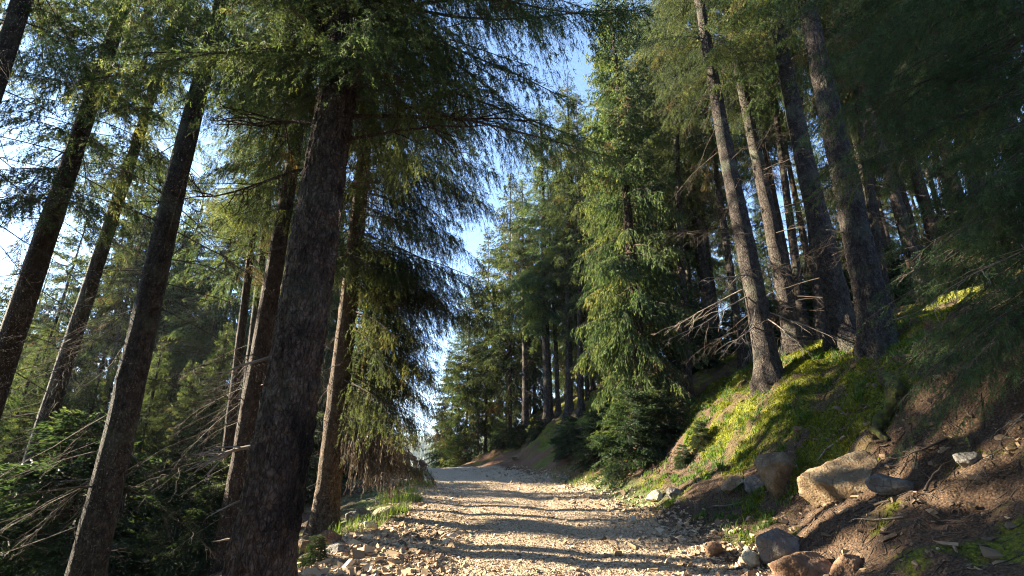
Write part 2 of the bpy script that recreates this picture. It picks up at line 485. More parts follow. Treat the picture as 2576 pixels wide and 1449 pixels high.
def trunk_r(r0, H, h):
    return r0 * (1 - .93 * (h / H) ** 1.05)

def bare_branch_mesh(name, seed, L=1.6, n2=12, mat=None, droop=.15, r0=.009, depth=2, up=.0, crook=.05):
    g = np.random.default_rng(seed)
    S = 9
    s = np.linspace(0, 1, S)
    main = np.stack([L * s, crook * L * np.cumsum(g.normal(0, .45, S)) * s, L * (up * s - droop * s * s) + crook * L * np.cumsum(g.normal(0, .3, S)) * s], -1)
    P, Rd = [main], [r0 * (1 - .85 * s)]
    def kids(path, n, frac, rr, lvl):
        for _ in range(n):
            f = g.uniform(.22, .98)
            i = min(int(f * (S - 1)), S - 2)
            p0 = path[i] + (path[i + 1] - path[i]) * (f * (S - 1) - i)
            d = path[i + 1] - path[i]; d /= np.linalg.norm(d) + 1e-9
            side = np.cross(d, [0, 0, 1.]); side /= np.linalg.norm(side) + 1e-9
            dd = d * g.uniform(.4, .9) + side * g.choice([-1, 1]) * g.uniform(.4, 1) + np.array([0, 0, g.normal(-.15, .3)])
            dd /= np.linalg.norm(dd)
            l = frac * (1.15 - f) * g.uniform(.4, 1.2) + .04
            c = p0 + dd * l * s[:, None] + np.array([0, 0, -1.]) * (droop * .6 * l * s * s)[:, None] + np.cumsum(g.normal(0, .02 * l, (S, 3)), 0)
            P.append(c); Rd.append(rr * (1 - .75 * s))
            if lvl > 1 and l > .2: kids(c, g.integers(1, 4), l * .6, rr * .6, lvl - 1)
    kids(main, n2, L * .45, r0 * .42, depth)
    v, q = tubes(np.array(P), np.array(Rd), 4)
    return mesh_np(name, v, [(q, 0)], [mat or TWIG], None, True)

def unit(a):
    return a / (np.linalg.norm(a, axis=-1, keepdims=True) + 1e-9)

def crown_mesh(name, seed, br, sp2=.06, shoot=.10, w=.014, hang=.7, l2f=.32, dead_frac=.03, wood=1.0, fine=0, mats=None, s0=.12, bias=0., twig2=.0022, nlen=.017):
    """br: dict of arrays h, az, L, e (start slope), d (droop), k (0 live, 1 bare) -> needle shoots on pendulous twigs, plus their wood"""
    g = np.random.default_rng(seed)
    h, az, L, e, d, bare = (np.asarray(br[k], float) for k in ("h", "az", "L", "e", "d", "bare"))
    B = len(h)
    out = np.stack([np.cos(az), np.sin(az), np.zeros(B)], -1)
    side = np.stack([-np.sin(az), np.cos(az), np.zeros(B)], -1)
    wob = g.normal(0, .06, (B, 2))
    def pos(b, s):
        Lb = L[b]
        rr = Lb * s * (1 - .12 * s * s)
        lat = Lb * (wob[b, 0] * s * s + .5 * wob[b, 1] * np.sin(s * 5))
        zz = h[b] + Lb * (e[b] * s - d[b] * s * s + .45 * d[b] * s ** 3)
        return out[b] * rr[..., None] + side[b] * lat[..., None] + np.array([0, 0, 1.]) * zz[..., None]
    # primary wood
    S = 8
    ss = np.linspace(0, 1, S)
    bi = np.arange(B)
    P = pos(np.repeat(bi, S), np.tile(ss, B)).reshape(B, S, 3)
    rad = (wood * .0085 * np.sqrt(L))[:, None] * (1 - .88 * ss)[None, :]
    wv, wq = tubes(P, rad, 4)
    # secondary twigs
    n2 = np.maximum(3, (L / sp2 * np.where(bare > .5, .35, 1)).astype(int))
    b2 = np.repeat(bi, n2)
    M = len(b2)
    s = s0 + (1 - s0) * g.random(M) ** .9
    p0 = pos(b2, s)
    tan = unit(pos(b2, np.minimum(s + .03, 1.03)) - p0)
    sg = g.choice([-1., 1.], M)
    l2 = (.10 + l2f * L[b2] * (1.02 - s) ** .75) * g.uniform(.45, 1.15, M)
    l2 = np.minimum(l2, .95)
    d2 = tan * g.uniform(.45, .9, M)[:, None] + side[b2] * (sg * g.uniform(.25, .95, M))[:, None] + np.array([0, 0, -1.]) * (hang * g.uniform(.1, 1.1, M))[:, None] + g.normal(0, .12, (M, 3))
    d2 = unit(d2)
    def pos2(i, v):
        return p0[i] + d2[i] * (l2[i] * v)[:, None] + np.array([0, 0, -1.]) * (hang * .35 * l2[i] * v * v)[:, None]
    ii = np.arange(M)
    tp = np.stack([pos2(ii, np.full(M, t)) for t in (0., .5, 1.)], 1)
    tr = np.repeat(np.array([[1., .7, .3]]), M, 0) * twig2
    tv, tq = tubes(tp, tr, 3)
    # shoots
    live = np.where(bare[b2] > .5, 0., 1.)
    n3 = np.maximum(2, (l2 / (shoot * .42)).astype(int)) * (live > 0)
    i3 = np.repeat(ii, n3)
    K = len(i3)
    v3 = g.uniform(.05, 1.0, K)
    q0 = pos2(i3, v3)
    t3 = unit(d2[i3] + np.array([0, 0, -1.]) * (hang * .5 * v3)[:, None])
    a3 = unit(np.cross(t3, g.normal(0, 1, (K, 3))))
    d3 = unit(t3 * g.uniform(.5, 1., K)[:, None] + a3 * g.uniform(.1, .75, K)[:, None] + np.array([0, 0, -1.]) * (.25 * hang))
    l3 = shoot * g.uniform(.55, 1.3, K)
    tint_b = np.clip(g.normal(.36 + bias, .13, B), 0, .8)
    tint_b = np.where(g.random(B) < dead_frac, .95, tint_b)
    tint = tint_b[b2[i3]] + g.normal(0, .07, K) + .22 * (v3 > .82) * (s[i3] > .55) * (tint_b[b2[i3]] < .85)
    tint = np.clip(tint, 0, 1)
    if fine:
        F = fine
        i4 = np.repeat(np.arange(K), F)
        f = np.tile((np.arange(F) + .5) / F, K)
        c0 = q0[i4] + d3[i4] * (l3[i4] * f)[:, None]
        perp = unit(np.cross(d3[i4], g.normal(0, 1, (len(i4), 3))))
        nd = unit(perp + d3[i4] * .8)
        wd = unit(np.cross(nd, d3[i4] + .01)) * w
        nl = (nlen * g.uniform(.8, 1.2, len(i4)))[:, None]
        V = np.stack([c0 - wd, c0 + wd, c0 + nd * nl], 1).reshape(-1, 3)
        nf = np.arange(len(V)).reshape(-1, 3)
        tintf = tint[i4]
    else:
        na = unit(np.cross(d3, g.normal(0, 1, (K, 3)))); nb = np.cross(d3, na)
        ww = (w * g.uniform(.7, 1.3, K))[:, None]
        V = []
        for nn in (na, nb):
            tip = q0 + d3 * l3[:, None]; mid = q0 + d3 * (l3 * g.uniform(.3, .6, K))[:, None]
            V.append(np.stack([q0, mid + nn * ww, tip, mid - nn * ww], 1))
        V = np.concatenate(V, 0).reshape(-1, 3)
        nf = np.arange(len(V)).reshape(-1, 4)
        tintf = np.concatenate([tint, tint])
    allv = np.concatenate([V, wv, tv])
    fq = wq + len(V); ft = tq + len(V) + len(wv)
    at = np.concatenate([tintf, np.zeros(len(fq) + len(ft))])
    m = mats or (NEEDLE, TWIG)
    return mesh_np(name, allv, [(nf, 0), (fq, 1), (ft, 1)], list(m), {"tint": ('FACE', at)})

def whorl(seed, H, hb, n, Lmax, shape=1.0, azr=None, low=None, bare_to=None, nb=0, bl=1.2):
    """branch table of a spruce: live crown from hb to H, plus nb bare branches from bare_to up to hb"""
    g = np.random.default_rng(seed)
    f = np.sort(g.random(n)) ** .95
    h = hb + (H - hb) * f * .99
    prof = (1 - f) ** (.75 * shape) * (.62 + .38 * sstep(0, .15, f)) + .05
    L = Lmax * prof * g.uniform(.62, 1.12, n)
    az = g.random(n) * 2 * math.pi
    e = -.28 + .75 * f + g.normal(0, .10, n)
    d = .42 - .30 * f + g.normal(0, .06, n)
    t = dict(h=h, az=az, L=L, e=e, d=d, bare=np.zeros(n))
    if nb:
        k = dict(h=g.uniform(bare_to, hb, nb), az=g.random(nb) * 2 * math.pi, L=bl * g.uniform(.4, 1.2, nb), e=g.normal(-.10, .15, nb), d=g.uniform(0, .25, nb), bare=np.ones(nb))
        t = {q: np.concatenate([t[q], k[q]]) for q in t}
    return t

def merge(*ts):
    return {q: np.concatenate([t[q] for t in ts]) for q in ts[0]}

def limbs(rows):
    a = np.array(rows, float)
    return dict(h=a[:, 0], az=np.radians(a[:, 1]), L=a[:, 2], e=a[:, 3], d=a[:, 4], bare=a[:, 5])

# shared meshes
T_STD = trunk_mesh("trunk", 3, 20, .2, BARK, 30, 130, flare=.8)
T_STD2 = trunk_mesh("trunk", 5, 20, .2, BARK_GREY, 30, 130, sway=.03, flare=.8)
BGK = dict(w=.016, shoot=.115, sp2=.05, l2f=.34, hang=.9)
HIK = dict(fine=6, nlen=.036, w=.0062, shoot=.095, sp2=.045, l2f=.34, hang=1.0)
C_TALL = crown_mesh("crown", 11, whorl(11, 21, 7.0, 220, 2.7, shape=.8, nb=80, bare_to=1.5, bl=1.3), **BGK)
C_TALL2 = crown_mesh("crown", 12, whorl(12, 21, 5.0, 240, 2.8, shape=.8, nb=60, bare_to=1.2, bl=1.4), **BGK)
C_TALL3 = crown_mesh("crown", 13, whorl(13, 21, 10.0, 200, 2.5, shape=.8, nb=90, bare_to=2, bl=1.2), dead_frac=.06, **BGK)
C_FULL = crown_mesh("crown", 14, whorl(14, 16, .8, 430, 2.7, shape=.85), **BGK)
C_FULL2 = crown_mesh("crown", 15, whorl(15, 16, 1.8, 380, 2.2, shape=.85), **BGK)
# crowns without bare wood, for trees whose bare branches are parts of their own
C_HI = crown_mesh("crown", 16, whorl(16, 21, 8.2, 185, 2.7, shape=.75), **HIK)
C_HI2 = crown_mesh("crown", 17, whorl(17, 21, 7.0, 190, 2.7, shape=.75), **HIK)
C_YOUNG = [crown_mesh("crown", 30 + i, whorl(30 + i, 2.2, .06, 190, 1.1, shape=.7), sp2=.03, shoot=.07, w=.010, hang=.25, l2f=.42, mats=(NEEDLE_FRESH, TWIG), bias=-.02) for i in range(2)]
T_YOUNG = trunk_mesh("trunk", 8, 2.2, .028, BARK, 10, 30, zmin=-.2)
DEAD = [bare_branch_mesh("dead_branch", 50 + i, 1.6, 9 + i % 5, droop=[.05, .2, .12, .3, .0, .18][i], up=[-.1, 0, -.2, .05, .1, -.3][i]) for i in range(6)]
DEADP = [bare_branch_mesh("dead_branch", 60 + i, 1.7, 8 + i % 4, DEADWOOD, droop=[.1, .25, .18][i], up=[-.25, -.15, -.35][i]) for i in range(3)]

hero_xy = []

def base_rot(lx, ly):
    return (-math.atan(ly), math.atan(lx), 0)

def tree(name, label, base, lean, r0, H, trunk, crown, group=None, tscale=None, cscale=1, crot=None, crown_z=0., tmesh_r=.2, tmesh_H=20, cat="spruce tree"):
    root = bpy.data.objects.new(name, None)
    root.empty_display_size = .3
    root.location = base
    root.rotation_euler = base_rot(lean, 0)
    col.objects.link(root)
    tag(root, label, cat, group)
    if trunk is not None:
        link("trunk", trunk, root, scale=(r0 / tmesh_r, r0 / tmesh_r, H / tmesh_H), rot=(0, 0, float(rng.random() * 6)) if tmesh_H == 20 and tmesh_r == .2 else (0, 0, 0))
    if crown is not None:
        cs = cscale if isinstance(cscale, tuple) else (cscale,) * 3
        link("crown", crown, root, loc=(0, 0, crown_z), rot=(0, 0, float(rng.random() * 6.283) if crot is None else crot), scale=cs)
    hero_xy.append((base[0], base[1]))
    return root

def add_dead(root, seed, n, r0, H, h0, h1, l0=.5, l1=1.3, meshes=None, azc=None, azw=math.pi, pitch=.15):
    g = np.random.default_rng(seed)
    for i in range(n):
        h = g.uniform(h0, h1)
        a = g.uniform(0, 2 * math.pi) if azc is None else azc + g.uniform(-azw, azw)
        r = trunk_r(r0, H, h) * .9
        s = g.uniform(l0, l1)
        ms = meshes or DEAD
        link("dead_branch", ms[int(g.integers(len(ms)))], root, loc=(r * math.cos(a), r * math.sin(a), h), rot=(g.uniform(-.6, .6), g.normal(pitch, .15), a), scale=(s, s, s))

def stand(px, py, upx, upy, wpx, k=None):
    """ground point, lean and radius of a trunk from its foot (or a point at depth k) and a point higher up it"""
    if k is None:
        b, k = ground_at(px, py)
    else:
        b = point_at(px, py, k)
    d2 = ray(upx, upy)
    k2 = b[1] / d2[1]
    top = np.array([d2[0] * k2, b[1], EYE + d2[2] * k2])
    lean = (top[0] - b[0]) / (top[2] - b[2])
    gz = float(terrain(b[0], b[1]))
    x0 = b[0] - lean * (b[2] - gz)
    return (float(x0), float(b[1]), gz - .05), float(lean), wpx * k / FPX / 2, k

# ------------------------------------------------------------------ left side trees
# the big leaning spruce in the foreground
b, ln, r0, k = stand(655, 1449, 848, 300, 152, 3.6)
BIG_H = 19.0
big = tree("spruce_tree", "thick dark foreground spruce trunk with flaky bark and a black resin stain", b, ln, r0, BIG_H,
           trunk_mesh("trunk", 21, BIG_H, r0, BARK_BIG, 110, 420, .045, .35, .03, fine=True),
           crown_mesh("crown", 22, merge(whorl(22, BIG_H, 5.2, 270, 3.3, shape=.8),
                      limbs([(4.9, 8, 3.5, .02, .30, 0), (5.3, 28, 3.7, .16, .30, 0), (5.6, -14, 3.4, .18, .36, 0), (5.9, 45, 3.8, .22, .34, 0), (6.3, 12, 3.9, .25, .34, 0),
                             (6.6, 62, 3.4, .25, .34, 0), (6.0, 95, 3.0, .25, .3, 0), (6.9, -30, 3.2, .25, .34, 0), (7.2, 25, 3.8, .3, .34, 0), (7.6, 50, 3.6, .34, .34, 0), (7.9, 5, 3.6, .34, .34, 0),
                             (4.9, -60, 1.7, .1, .4, 0), (5.1, -95, 1.5, .1, .4, 0), (5.2, -35, 2.0, .1, .4, 0), (5.4, -120, 1.6, .1, .4, 0), (5.5, -75, 1.9, .1, .4, 0), (5.6, -10, 2.2, .1, .4, 0), (5.0, -15, 1.8, .05, .4, 0),
                             (5.8, -55, 2.0, .1, .4, 0), (6.0, -105, 1.8, .1, .4, 0), (6.2, -80, 2.0, .1, .4, 0), (5.3, 175, 1.6, .1, .35, 0), (5.7, 155, 2.0, .1, .35, 0), (6.1, -150, 1.8, .1, .4, 0),
                             (6.4, 150, 2.6, .1, .3, 0), (7.2, 190, 2.6, .1, .3, 0), (8.4, 35, 3.6, .34, .34, 0)])),
                      hang=1.05, l2f=.33, fine=8, nlen=.026, w=.0040, shoot=.085, sp2=.032, wood=1.7),
           tmesh_r=r0, tmesh_H=BIG_H, crot=0.)
def big_limb(h, azd, L, pitch, seed, r=.026, up=0., droop=.12, mat=BARK, n2=10):
    a = R(azd); rr = trunk_r(r0, BIG_H, h) * .85
    return link("dead_branch", bare_branch_mesh("dead_branch", seed, L, n2, mat, droop=droop, r0=r, up=up, crook=.07), big, (rr * math.cos(a), rr * math.sin(a), h), (0, -pitch, a))
big_limb(4.55, 165, 1.9, .42, 301, .030, droop=.02)
big_limb(4.05, 172, 1.8, -.08, 302, .020, up=-.05, droop=.05)
big_limb(4.75, 130, 1.5, .85, 303, .034)
big_limb(5.0, -100, 1.2, .9, 304, .030)
big_limb(4.7, 20, 2.3, .35, 305, .030)
big_limb(4.35, -15, 1.7, .05, 306, .022, droop=.2)
big_limb(2.12, 196, .55, -.25, 307, .016, mat=DEADWOOD, n2=6, droop=.3)
big_limb(1.38, 184, .62, -.12, 309, .019, mat=DEADWOOD, n2=9, droop=.2)
big_limb(.66, 176, .24, .1, 310, .016, mat=DEADWOOD, n2=1)
big_limb(.98, 205, .3, -.35, 311, .010, mat=DEADWOOD, n2=3)
big_limb(5.2, 60, 1.8, .5, 312, .028)
add_dead(big, 71, 10, r0, BIG_H, 2.6, 5.0, .3, .7)

# the straight one behind it, whose branches hang over the road
b, ln, r0, k = stand(815, 1338, 903, 500, 62)
H2 = 19.0
side2 = whorl(23, H2, 5.0, 250, 2.9, shape=.8)
g2 = np.random.default_rng(5)
nlow = 115
low2 = dict(h=g2.uniform(2.35, 5.8, nlow), az=g2.uniform(-.75, 1.5, nlow), L=g2.uniform(1.3, 2.6, nlow), e=g2.normal(-.12, .12, nlow), d=g2.uniform(.30, .55, nlow), bare=np.zeros(nlow))
nlg = 26
long2 = dict(h=g2.uniform(4.6, 9.5, nlg), az=g2.uniform(-.35, .75, nlg), L=g2.uniform(2.8, 3.9, nlg), e=g2.normal(.0, .1, nlg), d=g2.uniform(.30, .5, nlg), bare=np.zeros(nlg))
second = tree("spruce_tree", "straight spruce trunk at the left road edge with drooping boughs over the road", b, ln, r0, H2,
              trunk_mesh("trunk", 24, H2, r0, BARK_PALE, 56, 200, .03, .5, .02),
              crown_mesh("crown", 25, merge(side2, low2, long2), hang=1.3, l2f=.33, fine=8, nlen=.028, w=.0048, shoot=.09, sp2=.034, wood=1.1, dead_frac=.10), tmesh_r=r0, tmesh_H=H2, crot=0.)
add_dead(second, 72, 26, r0, H2, .8, 6.0, .35, .9, azc=math.pi, azw=1.6)
# its dead, beige lowest bough
gb = np.random.default_rng(6)
nb_ = 17
lowb = dict(h=gb.uniform(1.5, 2.05, nb_), az=gb.uniform(-.5, .35, nb_), L=gb.uniform(1.0, 2.0, nb_), e=gb.normal(-.1, .1, nb_), d=gb.uniform(.3, .5, nb_), bare=np.zeros(nb_))
BROWN = needle_mat("withered_needles", [(0, (.13, .10, .065)), (.5, (.21, .17, .115)), (1, (.29, .25, .18))], .2, (.09, .085, .07))
wb = link("withered_bough", crown_mesh("withered_bough", 26, lowb, hang=1.1, l2f=.36, w=.009, shoot=.08, sp2=.03, mats=(BROWN, DEADWOOD), wood=1.4, twig2=.004), second)
wb["label"] = "withered beige lower bough"

rows = [
    # foot x,y, upper x,y, width, depth, label, crown, dead branches, dead z range
    (215, 1449, 530, 120, 78, 5.3, "slim leaning trunk with pale bare twigs on its left, nearest left of the thick trunk", C_HI, 34, .4, 7.5),
    (562, 1449, 738, 395, 60, 6.8, "brown trunk half hidden close behind the left of the thick stained trunk", C_HI2, 26, .5, 7.5),
    (75, 1200, 320, 425, 46, 9.0, "second leaning trunk from the left picture edge, mottled and partly veiled by twigs", C_HI, 30, .8, 8.0),
    (5, 920, 172, 425, 64, 7.2, "dark trunk at the left picture edge, lower half cut by the frame", C_HI2, 26, .8, 8.0),
    (-42, 300, 62, 0, 62, 6.4, "dark trunk crossing the top left corner of the view", C_HI, 22, 3.0, 8.5),
    (588, 1000, 640, 560, 26, 11.0, "thinner of the two slender trunks just left of the half hidden brown trunk", C_HI2, 18, 1.0, 8.0),
    (622, 1000, 668, 560, 27, 12.0, "slender trunk squeezed between a thinner stem and the half hidden brown trunk", C_HI, 18, 1.0, 8.0),
]
for i, (px, py, ux, uy, w, kk, lab, cm, nd, z0, z1) in enumerate(rows):
    b, ln, r0, k = stand(px, py, ux, uy, w, kk)
    H = 19 + (i * 1.3) % 3
    t = tree("spruce_tree", lab, b, ln, r0, H, T_STD if i % 2 else T_STD2, cm, "leaning spruces left of the road", cscale=H / 21)
    add_dead(t, 80 + i, nd, r0, H, z0 + 1.0, z1, .5, 1.25)
    if i == 0:
        add_dead(t, 99, 24, r0, H, .5, 4.6, .45, 1.0, DEADP, azc=math.pi * .95, azw=.8, pitch=.25)
    if i in (1, 2):
        add_dead(t, 120 + i, 16, r0, H, .6, 4.0, .4, .9, DEADP, azc=math.pi, azw=1.0, pitch=.2)

# ------------------------------------------------------------------ right side trees
rows = [
    (1940, 968, 1800, 220, 56, None, "tall trunk with a sunlit left foot behind pale bare branches on the mossy bank", C_HI, 46, 1.0, 9.0),
    (1800, 905, 1742, 500, 32, None, "slim trunk left of the sunlit-footed trunk, behind a tangle of twigs", C_HI2, 30, 1.0, 8.0),
    (2003, 895, 1890, 330, 42, None, "dark trunk directly right of the sunlit-footed trunk", C_HI, 34, 1.0, 8.5),
    (2130, 868, 2025, 380, 58, None, "dark grey trunk left beside the thickest right-hand trunk on the bank crest", C_HI2, 30, 1.0, 8.5),
    (2215, 880, 2060, 150, 70, None, "thickest trunk on the right bank, scaly grey with moss at its foot", C_HI, 30, 2.0, 9.0),
    (2228, 760, 2192, 500, 25, 12.0, "thin brown trunk behind the right side of the thickest right-hand trunk", C_HI2, 18, 1.0, 8.0),
    (2000, 660, 1977, 475, 22, 14.0, "thin trunk seen between two dark trunks high on the right bank", C_HI, 18, 1.0, 8.0),
    (1842, 720, 1802, 450, 20, 14.0, "thin pale sunlit trunk left of the sunlit-footed trunk", C_HI2, 18, 1.0, 8.0),
    (2040, 560, 2017, 300, 22, 13.0, "thin trunk with a bright left edge behind the dark grey trunk", C_HI, 18, 1.0, 8.0),
    (2300, 650, 2242, 450, 26, 11.5, "slim trunk half veiled by boughs right of the thickest right-hand trunk", C_HI2, 18, 1.0, 8.0),
    (2497, 640, 2457, 480, 34, 9.5, "brown trunk glimpsed through green boughs near the right picture edge", C_HI, 14, 1.0, 7.0),
    (1725, 900, 1712, 600, 24, 13.5, "slim shaded trunk just right of the dense roadside spruce", C_HI2, 18, 1.0, 7.0),
]
for i, (px, py, ux, uy, w, kk, lab, cm, nd, z0, z1) in enumerate(rows):
    b, ln, r0, k = stand(px, py, ux, uy, w, kk)
    H = 19 + (i * 1.7) % 3
    if i == 4:
        H = 21
        tm = trunk_mesh("trunk", 27, H, r0, BARK_GREY, 80, 300, .05, .6, .02, fine=True)
        t = tree("spruce_tree", lab, b, ln, r0, H, tm, cm, "tall spruces on the right bank", cscale=H / 21, tmesh_r=r0, tmesh_H=H)
    else:
        t = tree("spruce_tree", lab, b, ln, r0, H, T_STD2, cm, "tall spruces on the right bank", cscale=H / 21)
    add_dead(t, 140 + i, nd, r0, H, z0, z1, .45, 1.2)
    if i == 0:
        for q, (h, a, L, p, dr) in enumerate([(1.9, 200, 2.3, -.42, .15), (1.6, 235, 2.0, -.5, .2), (2.1, 175, 2.2, -.35, .1), (1.5, 320, 1.5, -.55, .1), (1.35, 285, 1.2, -.7, .2), (2.4, 215, 1.8, -.25, .2), (1.2, 210, 1.5, -.45, .1)]):
            a = R(a)
            link("dead_branch", bare_branch_mesh("dead_branch", 400 + q, L, 9, DEADWOOD, droop=dr, r0=.017, up=0, crook=.09, depth=2), t, (r0 * math.cos(a), r0 * math.sin(a), h), (0, -p, a))

# dense roadside spruce with branches to the ground, and its neighbours
def full_tree(px, py, k, H, label, cm, seed, rr=.16, group=None, wide=1.0, lean=0.):
    if k is None:
        b, k = ground_at(px, py)
    else:
        b = point_at(px, py, k)
    z = float(terrain(b[0], b[1])) - .05
    s = H / 16
    return tree("spruce_tree", label, (float(b[0]), float(b[1]), z), lean, rr, H * 1.01, T_STD, cm, group, cscale=(s * wide, s * wide, s))
full_tree(1622, 1065, 12.8, 18, "dense green spruce wall right of the sky gap, boughs down to the shrubs", C_FULL, 1, .2, wide=.72)
full_tree(1590, 1040, 16.0, 17, "spruce with a sunlit yellow left edge beside the sky gap", C_FULL2, 2, .17)
full_tree(1712, 980, 19.0, 18, "bushy spruce behind the slim twiggy trunk on the right bank", C_FULL2, 3, .18)

# the far group beyond the crest
rows = [
    (1285, 1085, 1270, 800, 26, "dark trunk at the left of the group beyond the crest", 15.5, C_TALL2),
    (1322, 1075, 1318, 800, 18, "thin dark trunk second from the left in the group beyond the crest", 14, C_TALL3),
    (1380, 1065, 1370, 700, 24, "stout straight trunk in the middle of the group beyond the crest", 18, C_TALL2),
    (1405, 1050, 1396, 850, 13, "thinnest trunk tucked right behind the stout middle trunk beyond the crest", 15, C_TALL),
    (1432, 1052, 1430, 650, 20, "straight dark trunk rising highest over the shrubs beyond the crest", 18, C_TALL),
    (1462, 1040, 1458, 750, 16, "rightmost trunk of the group beyond the crest", 16, C_TALL3),
    (1268, 1082, 1262, 850, 11, "very thin trunk left against the leftmost dark trunk beyond the crest", 12.5, C_TALL2),
]
for px, py, ux, uy, w, lab, H, cm in rows:
    b, ln, r0, k = stand(px, py, ux, uy, w)
    tree("spruce_tree", lab, b, ln, r0, H, T_STD2, cm, "spruces beyond the road crest", cscale=H / 21)
full_tree(1132, 1165, 28.0, 9.0, "leafy young spruce with boughs to the ground beside the crest", C_FULL, 4, .06, wide=1.35)
full_tree(1222, 1110, 26.0, 14.0, "half-grown spruce just right of the leafy young one by the crest", C_FULL2, 5, .09, wide=1.2)
full_tree(1172, 1120, 26.5, 11.5, "spruce with long hanging boughs between the crest and the leftmost dark trunk", C_FULL, 9, .1, wide=1.25)
full_tree(1283, 1050, 25.0, 16.0, "feathery spruce rising behind the leftmost dark trunk beyond the crest", C_FULL2, 10, .12, wide=1.2)
full_tree(1480, 1030, 20.0, 12, "green spruce filling the gap right of the group beyond the crest", C_FULL2, 6, .1)
full_tree(1345, 1020, 27.0, 13, "sunlit spruce standing behind the group beyond the crest", C_FULL, 7, .11, wide=.8)
full_tree(1425, 1020, 29.0, 18.5, "tallest sunlit spire behind the group beyond the crest", C_FULL, 8, .13, wide=.7)

# near spruce outside the right edge whose boughs hang into the view
nx, ny = 5.5, 3.5
nz = float(terrain(nx, ny))
gn = np.random.default_rng(9)
nn = 190
nearb = dict(h=gn.uniform(.7, 8.5, nn), az=gn.uniform(math.radians(70), math.radians(205), nn), L=gn.uniform(1.4, 3.1, nn), e=gn.normal(-.08, .16, nn), d=gn.uniform(.2, .5, nn), bare=np.zeros(nn))
nearb["L"] *= np.where(nearb["h"] < 2.2, .62, 1)
nl2 = 34
lownear = dict(h=gn.uniform(.5, 2.2, nl2), az=gn.uniform(math.radians(95), math.radians(190), nl2), L=gn.uniform(1.4, 2.5, nl2), e=gn.normal(-.42, .12, nl2), d=gn.uniform(.1, .35, nl2), bare=np.zeros(nl2))
near = tree("spruce_tree", "near spruce at the right picture edge whose green boughs droop into view", (nx, ny, nz - .05), .0, .2, 14,
            T_STD, crown_mesh("crown", 28, merge(nearb, lownear, whorl(29, 14, 8.4, 40, 2.2)), fine=12, w=.0034, shoot=.095, sp2=.034, hang=.55, l2f=.24, wood=1.1, mats=(NEEDLE_NEAR, TWIG), bias=.06, s0=.2), crot=0.)
add_dead(near, 170, 8, .2, 14, .2, 1.4, .6, 1.3, DEADP, azc=R(120), azw=.9, pitch=.2)

# ------------------------------------------------------------------ background forest
gbk = np.random.default_rng(77)
placed = list(hero_xy)
PROF = ([1040, 1100, 1150, 1200, 1280, 1420, 1500, 1545, 1600], [1130, 1020, 860, 680, 480, 290, 400, 260, -400])
def top_y(x, y, ztop):
    c, s = math.cos(PITCH), math.sin(PITCH)
    d = y * c + (ztop - EYE) * s
    up = -y * s + (ztop - EYE) * c
    return CX + FPX * x / d, CY - FPX * up / d

# gaps in the forest through which the low sun reaches the track and the bank
SUNNY = [(ground_at(px, py)[0], w) for px, py, w in ((1300, 1300, 1.5), (1250, 1345, 1.4), (1500, 1380, 1.2), (1350, 1415, 1.0), (2135, 1185, 1.2), (1830, 1085, 1.3), (2180, 985, 1.1), (1700, 1215, 1.1), (930, 1300, 1.0), (1200, 1215, .5))] + [(np.array(p), 1.6) for p in ((0, 21, 5), (1, 20, 9), (2, 19, 12), (0, 22, 3), (1, 24, 6), (1.5, 26, 10), (3.0, 13, 9), (3.3, 14, 12), (6, 10, 8), (8, 12, 9), (10, 14, 10), (12, 12, 10), (-9, 9, 7), (-8, 12, 9), (-12, 14, 8), (-14, 12, 7))]
def blocks_sun(x, y, ztop, rad):
    for p, w in SUNNY:
        if p[2] > 2.6 and (x < -9 and gbk.random() < .6): continue
        t = (p[0] - x) / -toward.x * 1.0
        if t <= 0: continue
        yy = p[1] + toward.y * t
        if abs(y - yy) < w + rad and p[2] + toward.z * t < ztop: return True
    return False

def background(n, xr, yr, label, group, mind, crowns, smin=.75, smax=1.1, ok=None):
    cnt = tries = 0
    while cnt < n and tries < 6000:
        tries += 1
        x, y = gbk.uniform(*xr), gbk.uniform(*yr)
        if abs(float(road_u(x, y))) < 3.6 or (ok and not ok(x, y)): continue
        if min(math.hypot(x - a, y - b_) for a, b_ in placed) < mind: continue
        z = float(terrain(x, y, False))
        i = int(gbk.integers(len(crowns)))
        cm, base_H = crowns[i]
        s = gbk.uniform(smin, smax)
        while s > .2:
            px, py = top_y(x, y, z + base_H * s)
            if 1040 < px < 1560 and py < np.interp(px, *PROF): s *= .9
            else: break
        if s < .3: continue
        H = base_H * s
        if x < 0 and blocks_sun(x, y, z + H * .92, .9) : continue
        tree("spruce_tree", label, (x, y, z - .05), gbk.normal(0, .012), gbk.uniform(.10, .17), H, T_STD if gbk.random() < .5 else T_STD2, cm, group, cscale=s)
        placed.append((x, y)); cnt += 1
    return cnt
TALL = [(C_TALL, 21), (C_TALL2, 21), (C_TALL3, 21)]
MIX = TALL + [(C_FULL, 16)] + [(C_FULL, 16), (C_FULL2, 16)]
az_ = lambda x, y: math.atan2(x, y)
background(36, (-26, -3), (8, 26), "slim spruce in the shaded forest left of the road, behind the leaning trunks", "spruces deep in the left forest", 1.7, TALL + [(C_FULL2, 16), (C_HI, 21)], .7, 1.0, lambda x, y: -.86 < az_(x, y) < -.30)
background(24, (-20, -4.5), (9, 24), "half-grown spruce at the left edge of the view, added to shade the ground", "half-grown spruces in the left forest", 1.5, [(C_FULL, 16), (C_FULL2, 16)], .28, .55, lambda x, y: -.84 < az_(x, y) < -.32)
